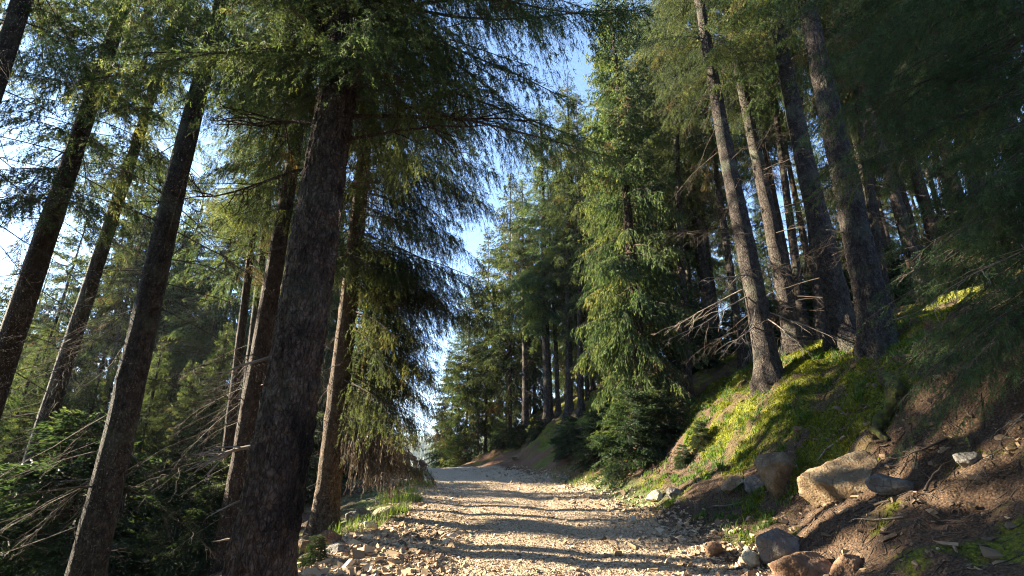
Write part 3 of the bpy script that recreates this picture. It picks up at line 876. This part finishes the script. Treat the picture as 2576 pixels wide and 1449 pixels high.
for x_, y_, h_ in ((-13.2, 12.4, 5.2), (-14.2, 11.0, 5.6), (-11.2, 9.6, 3.6), (-12.5, 13.8, 5.0)):  # spruces added around the left frame edge to keep low sun off the ground
    tree("spruce_tree", "half-grown spruce at the left edge of the view, added to shade the ground", (x_, y_, float(terrain(x_, y_, False)) - .05), 0, .06, h_, T_STD, C_FULL, "half-grown spruces in the left forest", cscale=h_ / 16)
    placed.append((x_, y_))
background(26, (-40, -8), (22, 46), "distant spruce far down the left slope behind the leaning trunks", "spruces far down the left slope", 2.6, MIX, .7, 1.0, lambda x, y: -.86 < az_(x, y) < -.30)
background(36, (3, 26), (9.5, 26), "slim spruce deep in the right forest above the mossy bank", "spruces deep in the right forest", 1.7, [(C_TALL3, 21), (C_HI, 21), (C_TALL3, 21), (C_TALL, 21)], .8, 1.05, lambda x, y: az_(x, y) > .22 and terrain(x, y, False) > 2.7)
background(22, (6, 40), (24, 46), "distant spruce high up the slope behind the right bank", "spruces high on the right slope", 2.6, MIX, .7, 1.05, lambda x, y: az_(x, y) > .16)
background(10, (-3, 12), (24, 42), "spruce standing behind the group beyond the road crest", "spruces behind the crest group", 2.4, MIX, .6, .9, lambda x, y: -.09 < az_(x, y) < .30)

# the wood that goes on behind and beside the viewpoint: one unseen mass, its left trees added for shade
def wood():
    g = np.random.default_rng(91)
    V, F, Mi, Ti, off = [], [], [], [], 0
    src = []
    for sd, hb_ in ((92, 1.5), (93, 1.5), (94, 10.5)):
        me = crown_mesh("source", sd, whorl(sd, 16, hb_, 150, 2.6, shape=.8, nb=10, bare_to=.6), w=.035, shoot=.2, sp2=.08, l2f=.36, hang=.9)
        v = np.zeros(len(me.vertices) * 3, np.float32); me.vertices.foreach_get("co", v)
        f = np.zeros(len(me.loops), np.int32); me.loops.foreach_get("vertex_index", f)
        mi = np.zeros(len(me.polygons), np.int32); me.polygons.foreach_get("material_index", mi)
        ti = np.zeros(len(me.polygons), np.float32); me.attributes["tint"].data.foreach_get("value", ti)
        src.append((v.reshape(-1, 3), f.reshape(-1, 4), mi, ti)); bpy.data.meshes.remove(me)
    tm = T_STD
    tv = np.zeros(len(tm.vertices) * 3, np.float32); tm.vertices.foreach_get("co", tv); tv = tv.reshape(-1, 3)
    tf = np.zeros(len(tm.loops), np.int32); tm.loops.foreach_get("vertex_index", tf); tf = tf.reshape(-1, 4)
    blockers = [(-14.4, 8.9, .85)]  # unseen high-crowned spruce, added to shade the lower right bank
    spots = blockers + [(-8.6, 4.9, .62), (-10.5, 3.6, .8), (-7.0, 2.6, .7), (-12.5, 1.0, 1.), (-6.2, -1.0, 1.)]  # left spruces out of view, added to shade the near track
    while len(spots) < 26:
        a = g.uniform(2.3, 2 * math.pi - 1.75); r = g.uniform(5.0, 17)
        x, y = r * math.sin(a), r * math.cos(a)
        if abs(x - .2) < 2.8 or min(math.hypot(x - p[0], y - p[1]) for p in spots + placed) < 2.3: continue
        spots.append((x, y, g.uniform(.8, 1.2)))
    for i, (x, y, s_) in enumerate(spots):
        v, f, mi, ti = src[2 if i < len(blockers) else i % 2]
        c, sn = math.cos(i * 2.4), math.sin(i * 2.4)
        o = np.array([x, y, float(terrain(x, y, False))])
        V.append((v @ np.array([[c, sn, 0], [-sn, c, 0], [0, 0, 1]])) * s_ + o); F.append(f + off); Mi.append(mi); Ti.append(ti); off += len(v)
        V.append(tv * np.array([.8, .8, .8 * s_]) + o); F.append(tf + off); Mi.append(np.full(len(tf), 2)); Ti.append(np.zeros(len(tf))); off += len(tv)
    o = link("surrounding_shade_wood", mesh_np("surrounding_shade_wood", np.concatenate(V), [(np.concatenate(F), np.concatenate(Mi))], [NEEDLE, TWIG, BARK], {"tint": ('FACE', np.concatenate(Ti))}))
    tag(o, "unseen spruce wood behind the viewpoint, with trees on the left added for shade", "wood", None, "stuff")
wood()

# ------------------------------------------------------------------ undergrowth
def young(x, y, h, label, group=None, i=0, wide=1.0):
    z = float(terrain(x, y))
    s = h / 2.2
    root = bpy.data.objects.new("young_spruce", None)
    root.location = (x, y, z - .03); root.empty_display_size = .2
    col.objects.link(root)
    tag(root, label, "young spruce", group)
    rz = float(gbk.random() * 6.28)
    link("trunk", T_YOUNG, root, scale=(s, s, s))
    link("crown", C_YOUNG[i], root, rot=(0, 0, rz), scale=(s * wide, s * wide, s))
    return root
for j, (px, py, h, wd, lab) in enumerate([
    (1590, 1188, 2.0, 1.25, "largest dark green young spruce bush on the right road edge"),
    (1505, 1168, 1.6, 1.2, "young spruce bush left of the largest one on the right road edge"),
    (1432, 1150, 1.3, 1.2, "leftmost low young spruce bush on the right road edge"),
    (1668, 1130, 1.5, 1.2, "young spruce bush on the right of the largest one, under the bare branches"),
    (1560, 1085, 1.6, 1.1, "young spruce bush behind the largest one on the right road edge"),
    (1765, 1120, .55, 1.1, "knee-high bright seedling on the mossy bank below the bare branches"),
    (1720, 1165, .45, 1.2, "small bright seedling at the foot of the mossy bank"),
    (1140, 1168, 1.3, 1.3, "young spruce bush at the right end of the road crest"),
    (1215, 1140, 1.2, 1.2, "young spruce bush under the half-grown spruce beside the crest"),
    (1350, 1100, 1.0, 1.2, "young spruce bush at the feet of the group beyond the crest"),
    (1265, 1128, 1.3, 1.3, "young spruce bush in front of the leftmost dark trunk beyond the crest"),
    (1305, 1120, 1.1, 1.3, "low young spruce bush below the thin dark trunk beyond the crest"),
    (1185, 1158, 1.0, 1.4, "low young spruce bush between the crest bush and the half-grown spruce"),
    (350, 1410, .4, 1.2, "low young spruce at the bottom edge right of the slim leaning trunk"),
    (110, 1420, .5, 1.2, "young spruce at the bottom left corner"),
    (790, 1420, .35, 1.3, "tiny dark seedling between the thick trunk and the gravel"),
]):
    p, k = ground_at(px, py)
    young(p[0], p[1], h, lab, None, j % 2, wd)
def many_young(n, xr, yr, label, group, hr, ok):
    c = t = 0
    while c < n and t < 4000:
        t += 1
        x, y = gbk.uniform(*xr), gbk.uniform(*yr)
        h = gbk.uniform(*hr)
        if not ok(x, y) or abs(float(road_u(x, y))) < 3.2: continue
        if x < 0 and blocks_sun(x, y, float(terrain(x, y)) + h, .3): continue
        young(x, y, h, label, group, c % 2, gbk.uniform(.9, 1.3)); c += 1
many_young(16, (-22, -3.6), (7, 24), "shaded young spruce in the dark undergrowth of the left forest", "young spruces in the left undergrowth", (1.0, 3.4), lambda x, y: -.95 < az_(x, y) < -.29)
many_young(30, (3.5, 22), (8.5, 24), "young spruce in the undergrowth behind the right bank trunks", "young spruces in the right undergrowth", (.8, 2.6), lambda x, y: .3 < az_(x, y) < .85 and terrain(x, y, False) > 3.0 and math.hypot(x, y) > 12)

# ------------------------------------------------------------------ rocks
def ico(sub):
    bm = bmesh.new(); bmesh.ops.create_icosphere(bm, subdivisions=sub, radius=1)
    v = np.array([p.co[:] for p in bm.verts]); f = np.array([[q.index for q in p.verts] for p in bm.faces]); bm.free()
    return v, f
ICO5, ICO3 = ico(5), ico(3)
def rock_mesh(name, seed, size, mat, planes=14, rough=.06, ic=ICO5, cut=(.62, 1.0)):
    g = np.random.default_rng(seed)
    v, f = ic
    nrm = unit(g.normal(0, 1, (planes, 3)))
    off = g.uniform(*cut, planes)
    dots = v @ nrm.T
    rr = np.min(np.where(dots > .05, off / np.maximum(dots, .05), 9), 1)
    rr = np.minimum(rr, 1.12)
    p = v * rr[:, None]
    d = fbm3(p[:, 0] * 2.2, p[:, 1] * 2.2, p[:, 2] * 2.2, seed) + .5 * fbm3(p[:, 0] * 7, p[:, 1] * 7, p[:, 2] * 7, seed + 3)
    d = d + .22 * np.abs(noise3(p[:, 0] * 5, p[:, 1] * 5, p[:, 2] * 5, seed + 6)) ** .5 * 2 + .25 * noise3(p[:, 0] * 19, p[:, 1] * 19, p[:, 2] * 19, seed + 8)
    p = p * (1 + rough * d)[:, None] * np.array(size)
    return mesh_np(name, p, [(f, 0)], [mat], None, False if ic is ICO3 else True)
def rock(px, py, size, mat, seed, label, rot=(0, 0, 0), sink=.3, planes=14, cut=(.62, 1.0)):
    p, k = ground_at(px, py)
    o = link("rock", rock_mesh("rock", seed, size, mat, planes, cut=cut), None, (p[0], p[1], float(terrain(p[0], p[1])) + size[2] * (1 - 2 * sink) * .8), rot)
    tag(o, label, "rock")
    return o
rock(2145, 1210, (.66, .54, .42), ROCK_TAN, 201, "largest rounded tan boulder lit by the sun on the right bank", (.05, .30, .35), .72, 11, (.66, .95))
rock(1975, 1200, (.56, .52, .48), ROCK_CRACK, 202, "cracked brown rock left of the sunlit boulder", (.2, -.2, .8), .58, 18, (.5, .95))
rock(1905, 1222, (.20, .18, .13), ROCK_GREY, 203, "low grey ledge rock at the left of the cracked brown rock", (.3, -.3, .2), .3, 12)
rock(2248, 1250, (.20, .13, .11), ROCK_GREY, 204, "smooth grey stone lying right of the sunlit boulder", (0, .1, -.3), .3, 20, (.8, 1))
rock(1965, 1385, (.27, .24, .20), ROCK_GREY, 205, "flat-topped grey rock beside the gravel at the lower right", (0, .05, .4), .25, 10)
rock(2040, 1440, (.34, .22, .18), ROCK_RED, 206, "dark rusty slab at the bottom edge below the flat-topped grey rock", (.1, .2, .1), .35, 9)
rock(2130, 1428, (.20, .12, .10), ROCK_RED, 207, "orange brick-shaped stone at the lower right near the bottom edge", (.1, -.5, .3), .2, 8, (.6, .9))
rock(1800, 1400, (.13, .10, .08), ROCK_RED, 208, "rusty stone at the right gravel edge left of the flat-topped grey rock", (0, .3, 1), .2, 9)
rock(1895, 1415, (.11, .10, .08), ROCK_PALE, 209, "pale broken stone next to the gravel at the lower right", (.3, .2, .5), .2, 9)
rock(1650, 1262, (.20, .15, .12), ROCK_PALE, 210, "pale stone in the rubble at the right road edge", (.2, .1, .2), .25, 11)
rock(1700, 1250, (.16, .13, .11), ROCK_GREY, 211, "grey stone in the rubble right of the pale stone", (.1, .4, .2), .25, 11)
rock(1850, 1228, (.22, .15, .10), ROCK_TAN, 212, "thin tan ledge at the foot of the mossy bank", (.1, -.4, .1), .3, 10)
rock(905, 1318, (.22, .18, .15), ROCK_GREY, 213, "rounded grey-brown rock at the left road edge behind a small white stone", (0, .3, .4), .25, 14)
rock(932, 1328, (.10, .08, .06), ROCK_PALE, 214, "small white stone in front of the rounded rock on the left edge", (0, .2, .4), .2, 12)
rock(968, 1292, (.24, .14, .09), ROCK_PALE, 215, "bright pale slab at the left road edge below the grass", (.1, -.25, .5), .25, 10)
rock(832, 1375, (.17, .12, .13), ROCK_RED, 216, "upright reddish stone by the foot of the straight roadside trunk", (.3, .2, .2), .25, 9)
rock(790, 1385, (.22, .14, .11), ROCK_TAN, 217, "mossy tan stone between the thick trunk and the reddish stone", (.1, .3, .6), .3, 12)
rock(850, 1392, (.14, .10, .07), ROCK_GREY, 218, "dark flat stone in front of the reddish stone on the left edge", (.1, .1, .1), .25, 9)
rock(2440, 1165, (.14, .12, .09), ROCK_GREY, 219, "small grey rock high in the litter at the right", (.1, .3, .1), .3, 12)
rock(2015, 1097, (.09, .07, .05), ROCK_RED, 220, "small pinkish rock poking out of the moss", (.1, .3, .1), .3, 12)
rock(1300, 1158, (.20, .15, .10), ROCK_TAN, 221, "pale stone on the bare red bank near the crest", (.1, .3, .1), .3, 12)
rock(1420, 1208, (.14, .11, .09), ROCK_GREY, 222, "dark stone at the right road edge below the spruce bushes", (.1, .3, .1), .25, 10)

# ------------------------------------------------------------------ loose stones, moss, grass, litter
CUBE = np.array([[-1, -1, -1], [1, -1, -1], [1, 1, -1], [-1, 1, -1], [-1, -1, 1], [1, -1, 1], [1, 1, 1], [-1, 1, 1]], float)
CQ = np.array([[0, 3, 2, 1], [4, 5, 6, 7], [0, 1, 5, 4], [1, 2, 6, 5], [2, 3, 7, 6], [3, 0, 4, 7]])
def eul(n, g, tilt):
    a = g.uniform(0, 2 * math.pi, n); b_ = g.normal(0, tilt, n); c = g.normal(0, tilt, n)
    ca, sa, cb, sb, c2, s2 = np.cos(a), np.sin(a), np.cos(b_), np.sin(b_), np.cos(c), np.sin(c)
    o = np.zeros(n); i = np.ones(n)
    Rz = np.stack([np.stack([ca, -sa, o], -1), np.stack([sa, ca, o], -1), np.stack([o, o, i], -1)], 1)
    Ry = np.stack([np.stack([cb, o, sb], -1), np.stack([o, i, o], -1), np.stack([-sb, o, cb], -1)], 1)
    Rx = np.stack([np.stack([i, o, o], -1), np.stack([o, c2, -s2], -1), np.stack([o, s2, c2], -1)], 1)
    return Rz @ Ry @ Rx
def scatter_stones(name, label, x, y, size, seed, tilt=.35, flat=.42, tint=None):
    g = np.random.default_rng(seed)
    n = len(x)
    sh = np.stack([g.uniform(.7, 1.5, n), g.uniform(.5, 1., n), g.uniform(.5, 1.2, n) * flat], -1) * (size / 2)[:, None]
    v = CUBE[None] * g.uniform(.35, 1.0, (n, 8, 3)) * sh[:, None, :]
    v = np.einsum('nij,nkj->nki', eul(n, g, tilt), v)
    v = v + np.stack([x, y, terrain(x, y) + size * flat * .12], -1)[:, None, :]
    f = (CQ[None] + (np.arange(n) * 8)[:, None, None]).reshape(-1, 4)
    tn = np.repeat(np.clip(g.normal(.5, .24, n) if tint is None else tint, 0, 1), 6)
    o = link(name, mesh_np(name, v.reshape(-1, 3), [(f, 0)], [STONE], {"tint": ('FACE', tn)}))
    return tag(o, label, name.replace("_", " "), None, "stuff")
gs = np.random.default_rng(55)
def road_pts(n, ymin, ymax, umax, edge=0.):
    y = ymin + (ymax - ymin) * gs.random(n) ** 1.7
    u = gs.uniform(-1, 1, n)
    if edge: u = np.sign(u) * np.abs(u) ** edge
    u = u * umax + gs.normal(0, .12, n)
    return road_x(y) + u, y, u
x, y, u = road_pts(80000, 3.6, 15, 2.4)
scatter_stones("gravel", "crushed tan gravel covering the track", x, y, np.clip(gs.lognormal(-4.0, .40, len(x)), .009, .07), 1)
x, y, u = road_pts(6500, 3.6, 20, 2.75, .30)
scatter_stones("loose_stones", "coarser broken stones heaped along the track edges", x, y, np.clip(gs.lognormal(-2.95, .42, len(x)), .025, .20), 2, .5, .5)
# left corner heap and right verge rubble
n = 5200
x = gs.uniform(-2.6, -.6, n); y = gs.uniform(4.2, 8.5, n); m = gs.random(n) < sstep(-.3, -1.4, x) * sstep(9.0, 5.5, y)
scatter_stones("rubble", "slaty rubble on the lower left verge and right bank foot", np.concatenate([x[m], gs.uniform(2.0, 5.2, 900)]), np.concatenate([y[m], gs.uniform(3.4, 7.5, 900)]),
               np.concatenate([np.clip(gs.lognormal(-2.75, .42, m.sum()), .03, .20), np.clip(gs.lognormal(-3.0, .5, 900), .02, .17)]), 3, .35, .38, np.concatenate([np.clip(gs.normal(.4, .27, m.sum()), 0, 1), np.clip(np.abs(gs.normal(.0, .17, 900)), 0, 1)]))

def blades(name, label, x, y, hgt, wid, mat, seed, spread=.5, kind="stuff", curl=.35):
    g = np.random.default_rng(seed)
    n = len(x)
    z = terrain(x, y)
    a = g.uniform(0, 2 * math.pi, n)
    dirv = np.stack([np.cos(a), np.sin(a), np.zeros(n)], -1)
    sd = np.stack([-np.sin(a), np.cos(a), np.zeros(n)], -1) * (wid / 2)[:, None]
    p0 = np.stack([x, y, z - .01], -1)
    ln_ = (g.uniform(0, spread, n) * hgt)[:, None] * dirv
    up = np.array([0, 0, 1.]) * hgt[:, None]
    m = p0 + up * .6 + ln_ * .4
    t = p0 + up * (1 - curl * g.random(n))[:, None] + ln_ * 1.2
    v = np.stack([p0 - sd, p0 + sd, m + sd * .8, m - sd * .8, t], 1).reshape(-1, 3)
    i = (np.arange(n) * 5)[:, None]
    q = np.array([[0, 1, 2, 3]]) + i; tr = np.array([[3, 2, 4]]) + i
    tn = np.clip(g.normal(.45, .22, n), 0, 1)
    o = link(name, mesh_np(name, v, [(q, 0), (tr, 0)], [mat], {"tint": ('FACE', np.concatenate([tn, tn]))}))
    return tag(o, label, name.replace("_", " "), None, kind)
def mossy(x, y):
    uu = road_u(x, y); t = uu - 2.1
    nz_ = fbm2(x * 1.1, y * 1.1, 40, 3); nf_ = fbm2(x * 5, y * 5, 44, 3)
    mo = sstep(-.1, .3, nz_ * .85 + nf_ * .5 + .9 * sstep(1.0, 2.2, t) * sstep(5.6, 7.6, y + .25 * t) - .55 - .35 * sstep(6.6, 5.6, y) + .25 * sstep(9, 5, t))
    return mo * sstep(.2, .9, t) * (1 - .85 * sstep(.15, .5, fbm2(x * 2.1, y * 2.1, 61, 3)))
n = 150000
x = gs.uniform(2.2, 9, n); y = gs.uniform(4.5, 13.5, n)
m = gs.random(n) < mossy(x, y) ** 1.5
x, y = x[m], y[m]
blades("moss", "bright green moss carpeting the right bank", x, y, gs.uniform(.015, .05, len(x)) * (1 + .8 * (fbm2(x * 4, y * 4, 47, 2) > .2)), gs.uniform(.010, .022, len(x)), MOSS, 4, 1.2)
# grass on the verges
def clump(cx, cy, n, rad, g=gs):
    a = g.uniform(0, 6.283, n); r_ = rad * np.sqrt(g.random(n))
    return cx + r_ * np.cos(a), cy + r_ * np.sin(a)
X, Y = [], []
for px, py, n, rad in [(1040, 1222, 1000, .55), (1010, 1262, 1000, .45), (985, 1288, 500, .35), (1045, 1195, 600, .6), (1000, 1245, 500, .5), (960, 1310, 200, .4), (900, 1335, 160, .4), (1440, 1200, 420, .6), (1400, 1190, 200, .5), (1465, 1215, 300, .4), (860, 1345, 70, .25), (930, 1318, 60, .2), (1800, 1290, 70, .5), (1850, 1320, 50, .4), (1870, 1345, 40, .3), (700, 1440, 90, .5)]:
    p, k = ground_at(px, py)
    a, b_ = clump(p[0], p[1], n, rad); X.append(a); Y.append(b_)
X = np.concatenate(X); Y = np.concatenate(Y)
blades("grass", "thin green grass tufts on the road verges", X, Y, gs.uniform(.06, .26, len(X)), gs.uniform(.004, .009, len(X)), GRASS, 5, .8)

X, Y = [], []
for _ in range(190):
    cx, cy = gs.uniform(2.8, 7.5), gs.uniform(6.4, 13)
    if road_u(cx, cy) < 2.5: continue
    a, b_ = clump(cx, cy, int(gs.integers(25, 60)), gs.uniform(.06, .2)); X.append(a); Y.append(b_)
X = np.concatenate(X); Y = np.concatenate(Y)
blades("bilberry", "low leafy bilberry sprigs on the mossy bank", X, Y, gs.uniform(.04, .15, len(X)), gs.uniform(.012, .024, len(X)), LEAF, 6, 1.4, curl=.6)

# fine litter: needles, cone scales and twig bits on the bare slopes
n = 9000
x = np.concatenate([gs.uniform(2.3, 9, n), gs.uniform(-9, -2.2, n // 2)]); y = gs.uniform(3.4, 13, len(x))
a = gs.uniform(0, 6.283, len(x)); L = gs.uniform(.03, .16, len(x))
c0 = np.stack([x, y, terrain(x, y) + .008], -1)
x1, y1 = x + L * np.cos(a), y + L * np.sin(a)
c1 = np.stack([x1, y1, terrain(x1, y1) + .012], -1)
v, q = tubes(np.stack([c0, (c0 + c1) / 2 + gs.normal(0, .006, c0.shape), c1], 1), np.tile(np.array([[.004, .0045, .002]]), (len(x), 1)) * gs.uniform(.5, 1.4, (len(x), 1)), 3)
tag(link("litter", mesh_np("litter", v, [(q, 0)], [TWIG], None, True)), "twig and needle litter on the forest floor", "litter", None, "stuff")

# fallen sticks
for j, (px, py, L, rot, r_, mat, lab) in enumerate([
    (2060, 1290, .5, .4, .016, TWIG, "short fallen stick in the litter below the sunlit boulder"),
    (2205, 1300, .6, -.5, .015, TWIG, "curved fallen stick on the dark litter right of the flat-topped grey rock"),
    (2330, 1245, .5, .5, .018, TWIG, "fallen stick right of the smooth grey stone"),
    (2130, 1120, .5, 2.4, .022, DEADWOOD, "short pale stick on the moss above the sunlit boulder"),
    (2280, 1330, .55, 1.9, .010, DEADWOOD, "thin pale root lying in the litter at the lower right"),
    (920, 1262, 1.5, .9, .020, DEADWOOD, "long pale fallen branch pointing up the left verge"),
    (890, 1245, 1.3, .35, .022, TWIG, "dark fallen branch behind the straight roadside trunk"),
    (960, 1225, 1.2, .6, .016, TWIG, "brown fallen branch below the withered bough"),
    (2390, 1130, .7, 2.6, .014, TWIG, "fallen twig on the upper litter by the right boughs"),
    (1870, 1262, .6, 2.9, .010, DEADWOOD, "bleached root tangle below the cracked brown rock"),
]):
    p, k = ground_at(px, py)
    o = link("fallen_branch", bare_branch_mesh("fallen_branch", 500 + j, L, 4, mat, droop=.03, r0=r_, crook=.10, depth=1), None, (p[0], p[1], p[2] + .03),
             (0, -math.atan((float(terrain(p[0] + .5 * math.cos(rot), p[1] + .5 * math.sin(rot))) - p[2]) / .5), rot))
    tag(o, lab, "fallen branch")

# brush heap on the left verge
gp = np.random.default_rng(15)
p, k = ground_at(930, 1235)
P = []
for i in range(110):
    cx, cy = p[0] + gp.normal(-.5, .8), p[1] + gp.normal(.4, 1.1)
    a = gp.normal(.9, .7); L = gp.uniform(.3, 1.3)
    cz = float(terrain(cx, cy)) + gp.uniform(.0, .22)
    s = np.linspace(-.5, .5, 5)
    P.append(np.stack([cx + L * s * math.cos(a), cy + L * s * math.sin(a), cz + L * s * gp.normal(.1, .15) + .03 * gp.normal(0, 1, 5)], -1))
v, q = tubes(np.array(P), np.tile(np.linspace(1, .4, 5)[None], (110, 1)) * gp.uniform(.004, .014, (110, 1)), 4)
tag(link("brush_heap", mesh_np("brush_heap", v, [(q, 0)], [TWIG], None, True)), "heap of brown brushwood on the left verge behind the straight roadside trunk", "brushwood", None, "stuff")

# mossy curved stump root on the bank
P = [np.array(ground_at(px, py)[0]) for px, py in ((2235, 990), (2262, 1015), (2255, 1045), (2215, 1075), (2205, 1100), (2240, 1130))]
P = np.array(P); P[:, 2] += [.12, .10, .08, .06, .03, .0]
tt = np.linspace(0, 5, 26)
P2 = np.stack([np.interp(tt, range(6), P[:, i]) for i in range(3)], -1)
P2[1:-1] = (P2[:-2] + P2[1:-1] * 2 + P2[2:]) / 4
v, q = tubes(P2[None], (np.interp(tt, [0, 1, 3, 5], [.085, .10, .07, .035]) * (1 + .15 * np.sin(tt * 7)))[None], 12)
v = v + .02 * np.stack([noise3(v[:, 0] * 12, v[:, 1] * 12, v[:, 2] * 12, s) for s in (1, 2, 3)], -1)
MOSSBARK, _nt, _b = new_mat("mossy_wood", .95)
_nn = tex(_nt, 'n', 14, N(_nt, "ShaderNodeTexCoord").outputs["Object"], 5)
_nt.links.new(ramp(_nt, _nn.outputs["Fac"], [(.35, (.035, .026, .018)), (.5, (.06, .055, .02)), (.65, (.09, .12, .02))]), _b.inputs["Base Color"])
bump(_nt, _b, _nn.outputs["Fac"], .8, .03)
tag(link("root", mesh_np("root", v, [(q, 0)], [MOSSBARK], None, True)), "mossy curved root snaking down the right bank above the boulder", "root")

# sunlit broadleaf bushes just past the crest
def bush(px, k, rad, hgt, n, seed, label):
    g = np.random.default_rng(seed)
    d = ray(px, 1160); x0, y0 = d[0] * k, d[1] * k
    z0 = float(terrain(x0, y0))
    root = bpy.data.objects.new("bush", None); root.location = (x0, y0, z0); col.objects.link(root)
    tag(root, label, "bush")
    th = g.uniform(0, 6.283, n); rr = rad * g.random(n) ** .5; zz = hgt * g.random(n)
    rr *= np.sqrt(np.clip(1 - (zz / hgt - .45) ** 2 * 2.2, .05, 1))
    rr *= 1 + .3 * noise2(np.cos(th) * 2 + zz, np.sin(th) * 2, seed)
    c = np.stack([rr * np.cos(th), rr * np.sin(th), zz], -1)
    a = unit(g.normal(0, 1, (n, 3))); b2 = unit(np.cross(a, g.normal(0, 1, (n, 3))))
    s = g.uniform(.03, .07, n)[:, None]
    v = np.stack([c - a * s, c + b2 * s * .6, c + a * s, c - b2 * s * .6], 1).reshape(-1, 3)
    link("crown", mesh_np("crown", v, [(np.arange(4 * n).reshape(-1, 4), 0)], [LEAF], {"tint": ('FACE', np.clip(g.normal(.6, .25, n), 0, 1))}), root)
    S = np.linspace(0, 1, 5)
    P = [np.outer(S, [rad * .6 * math.cos(t), rad * .6 * math.sin(t), hgt * .8]) for t in g.uniform(0, 6.283, 9)]
    v, q = tubes(np.array(P), np.tile(np.linspace(.014, .004, 5), (9, 1)), 4)
    link("stem", mesh_np("stem", v, [(q, 0)], [TWIG], None, True), root)
bush(1010, 31, 1.6, 2.1, 5000, 61, "sunlit yellow-green bush left of the distant valley view at the crest")
bush(1075, 42, 1.5, 1.9, 4000, 62, "pale green bush in the middle of the distant valley view")
bush(1105, 36, 1.0, 1.9, 3000, 63, "yellow-green bush at the right side of the distant valley view")

# ------------------------------------------------------------------ forest on the far ridge
gf = np.random.default_rng(88)
n = 2600
az = gf.uniform(-.75, .12, n); rr = gf.uniform(210, 560, n)
x, y = rr * np.sin(az), rr * np.cos(az)
z = terrain(x, y, False)
hgt = gf.uniform(8, 17, n)
V, Fc, off = [], [], 0
nseg, ntier = 7, 5
th = np.arange(nseg) * 2 * math.pi / nseg
for t in range(ntier):
    f0 = .08 + t * .17; f1 = f0 + .30
    rad0 = hgt * .17 * (1 - .80 * t / (ntier - 1))
    ring = np.stack([x[:, None] + (rad0[:, None] * np.cos(th) * gf.uniform(.6, 1.2, (n, nseg))), y[:, None] + rad0[:, None] * np.sin(th) * gf.uniform(.6, 1.2, (n, nseg)),
                     (z + hgt * f0)[:, None] + gf.normal(0, .3, (n, nseg))], -1)
    tip = np.stack([x, y, z + hgt * min(f1, 1)], -1)[:, None, :]
    v = np.concatenate([ring, tip], 1).reshape(-1, 3)
    base = (np.arange(n) * (nseg + 1))[:, None, None] + off
    i = np.arange(nseg)
    tri = np.stack([i, (i + 1) % nseg, np.full(nseg, nseg)], -1)[None] + base
    V.append(v); Fc.append(tri.reshape(-1, 3)); off += len(v)
FARM = needle_mat("far_needles", [(0, (.03, .06, .025)), (1, (.09, .13, .045))], .2)
nf = sum(len(f) for f in Fc)
tag(link("distant_forest", mesh_np("distant_forest", np.concatenate(V), [(np.concatenate(Fc), 0)], [FARM], {"tint": ('FACE', gf.random(nf))})),
    "hazy conifer forest on the ridge across the valley", "forest", None, "stuff")

# ------------------------------------------------------------------ air over the valley
hz = bpy.data.materials.new("valley_haze"); hz.use_nodes = True
for _n in list(hz.node_tree.nodes):
    if _n.type == 'BSDF_PRINCIPLED': hz.node_tree.nodes.remove(_n)
pv = N(hz.node_tree, "ShaderNodeVolumePrincipled")
pv.inputs["Color"].default_value = (.80, .88, 1.0, 1)
pv.inputs["Density"].default_value = .0003
pv.inputs["Anisotropy"].default_value = .2
hz.node_tree.links.new(pv.outputs[0], hz.node_tree.nodes["Material Output"].inputs["Volume"])
hv = CUBE * np.array([1550, 1550, 80]) + np.array([0, 0, 10])
tag(link("haze", mesh_np("haze", hv, [(CQ, 0)], [hz])), "pale blue haze over the valley", "haze", None, "stuff")
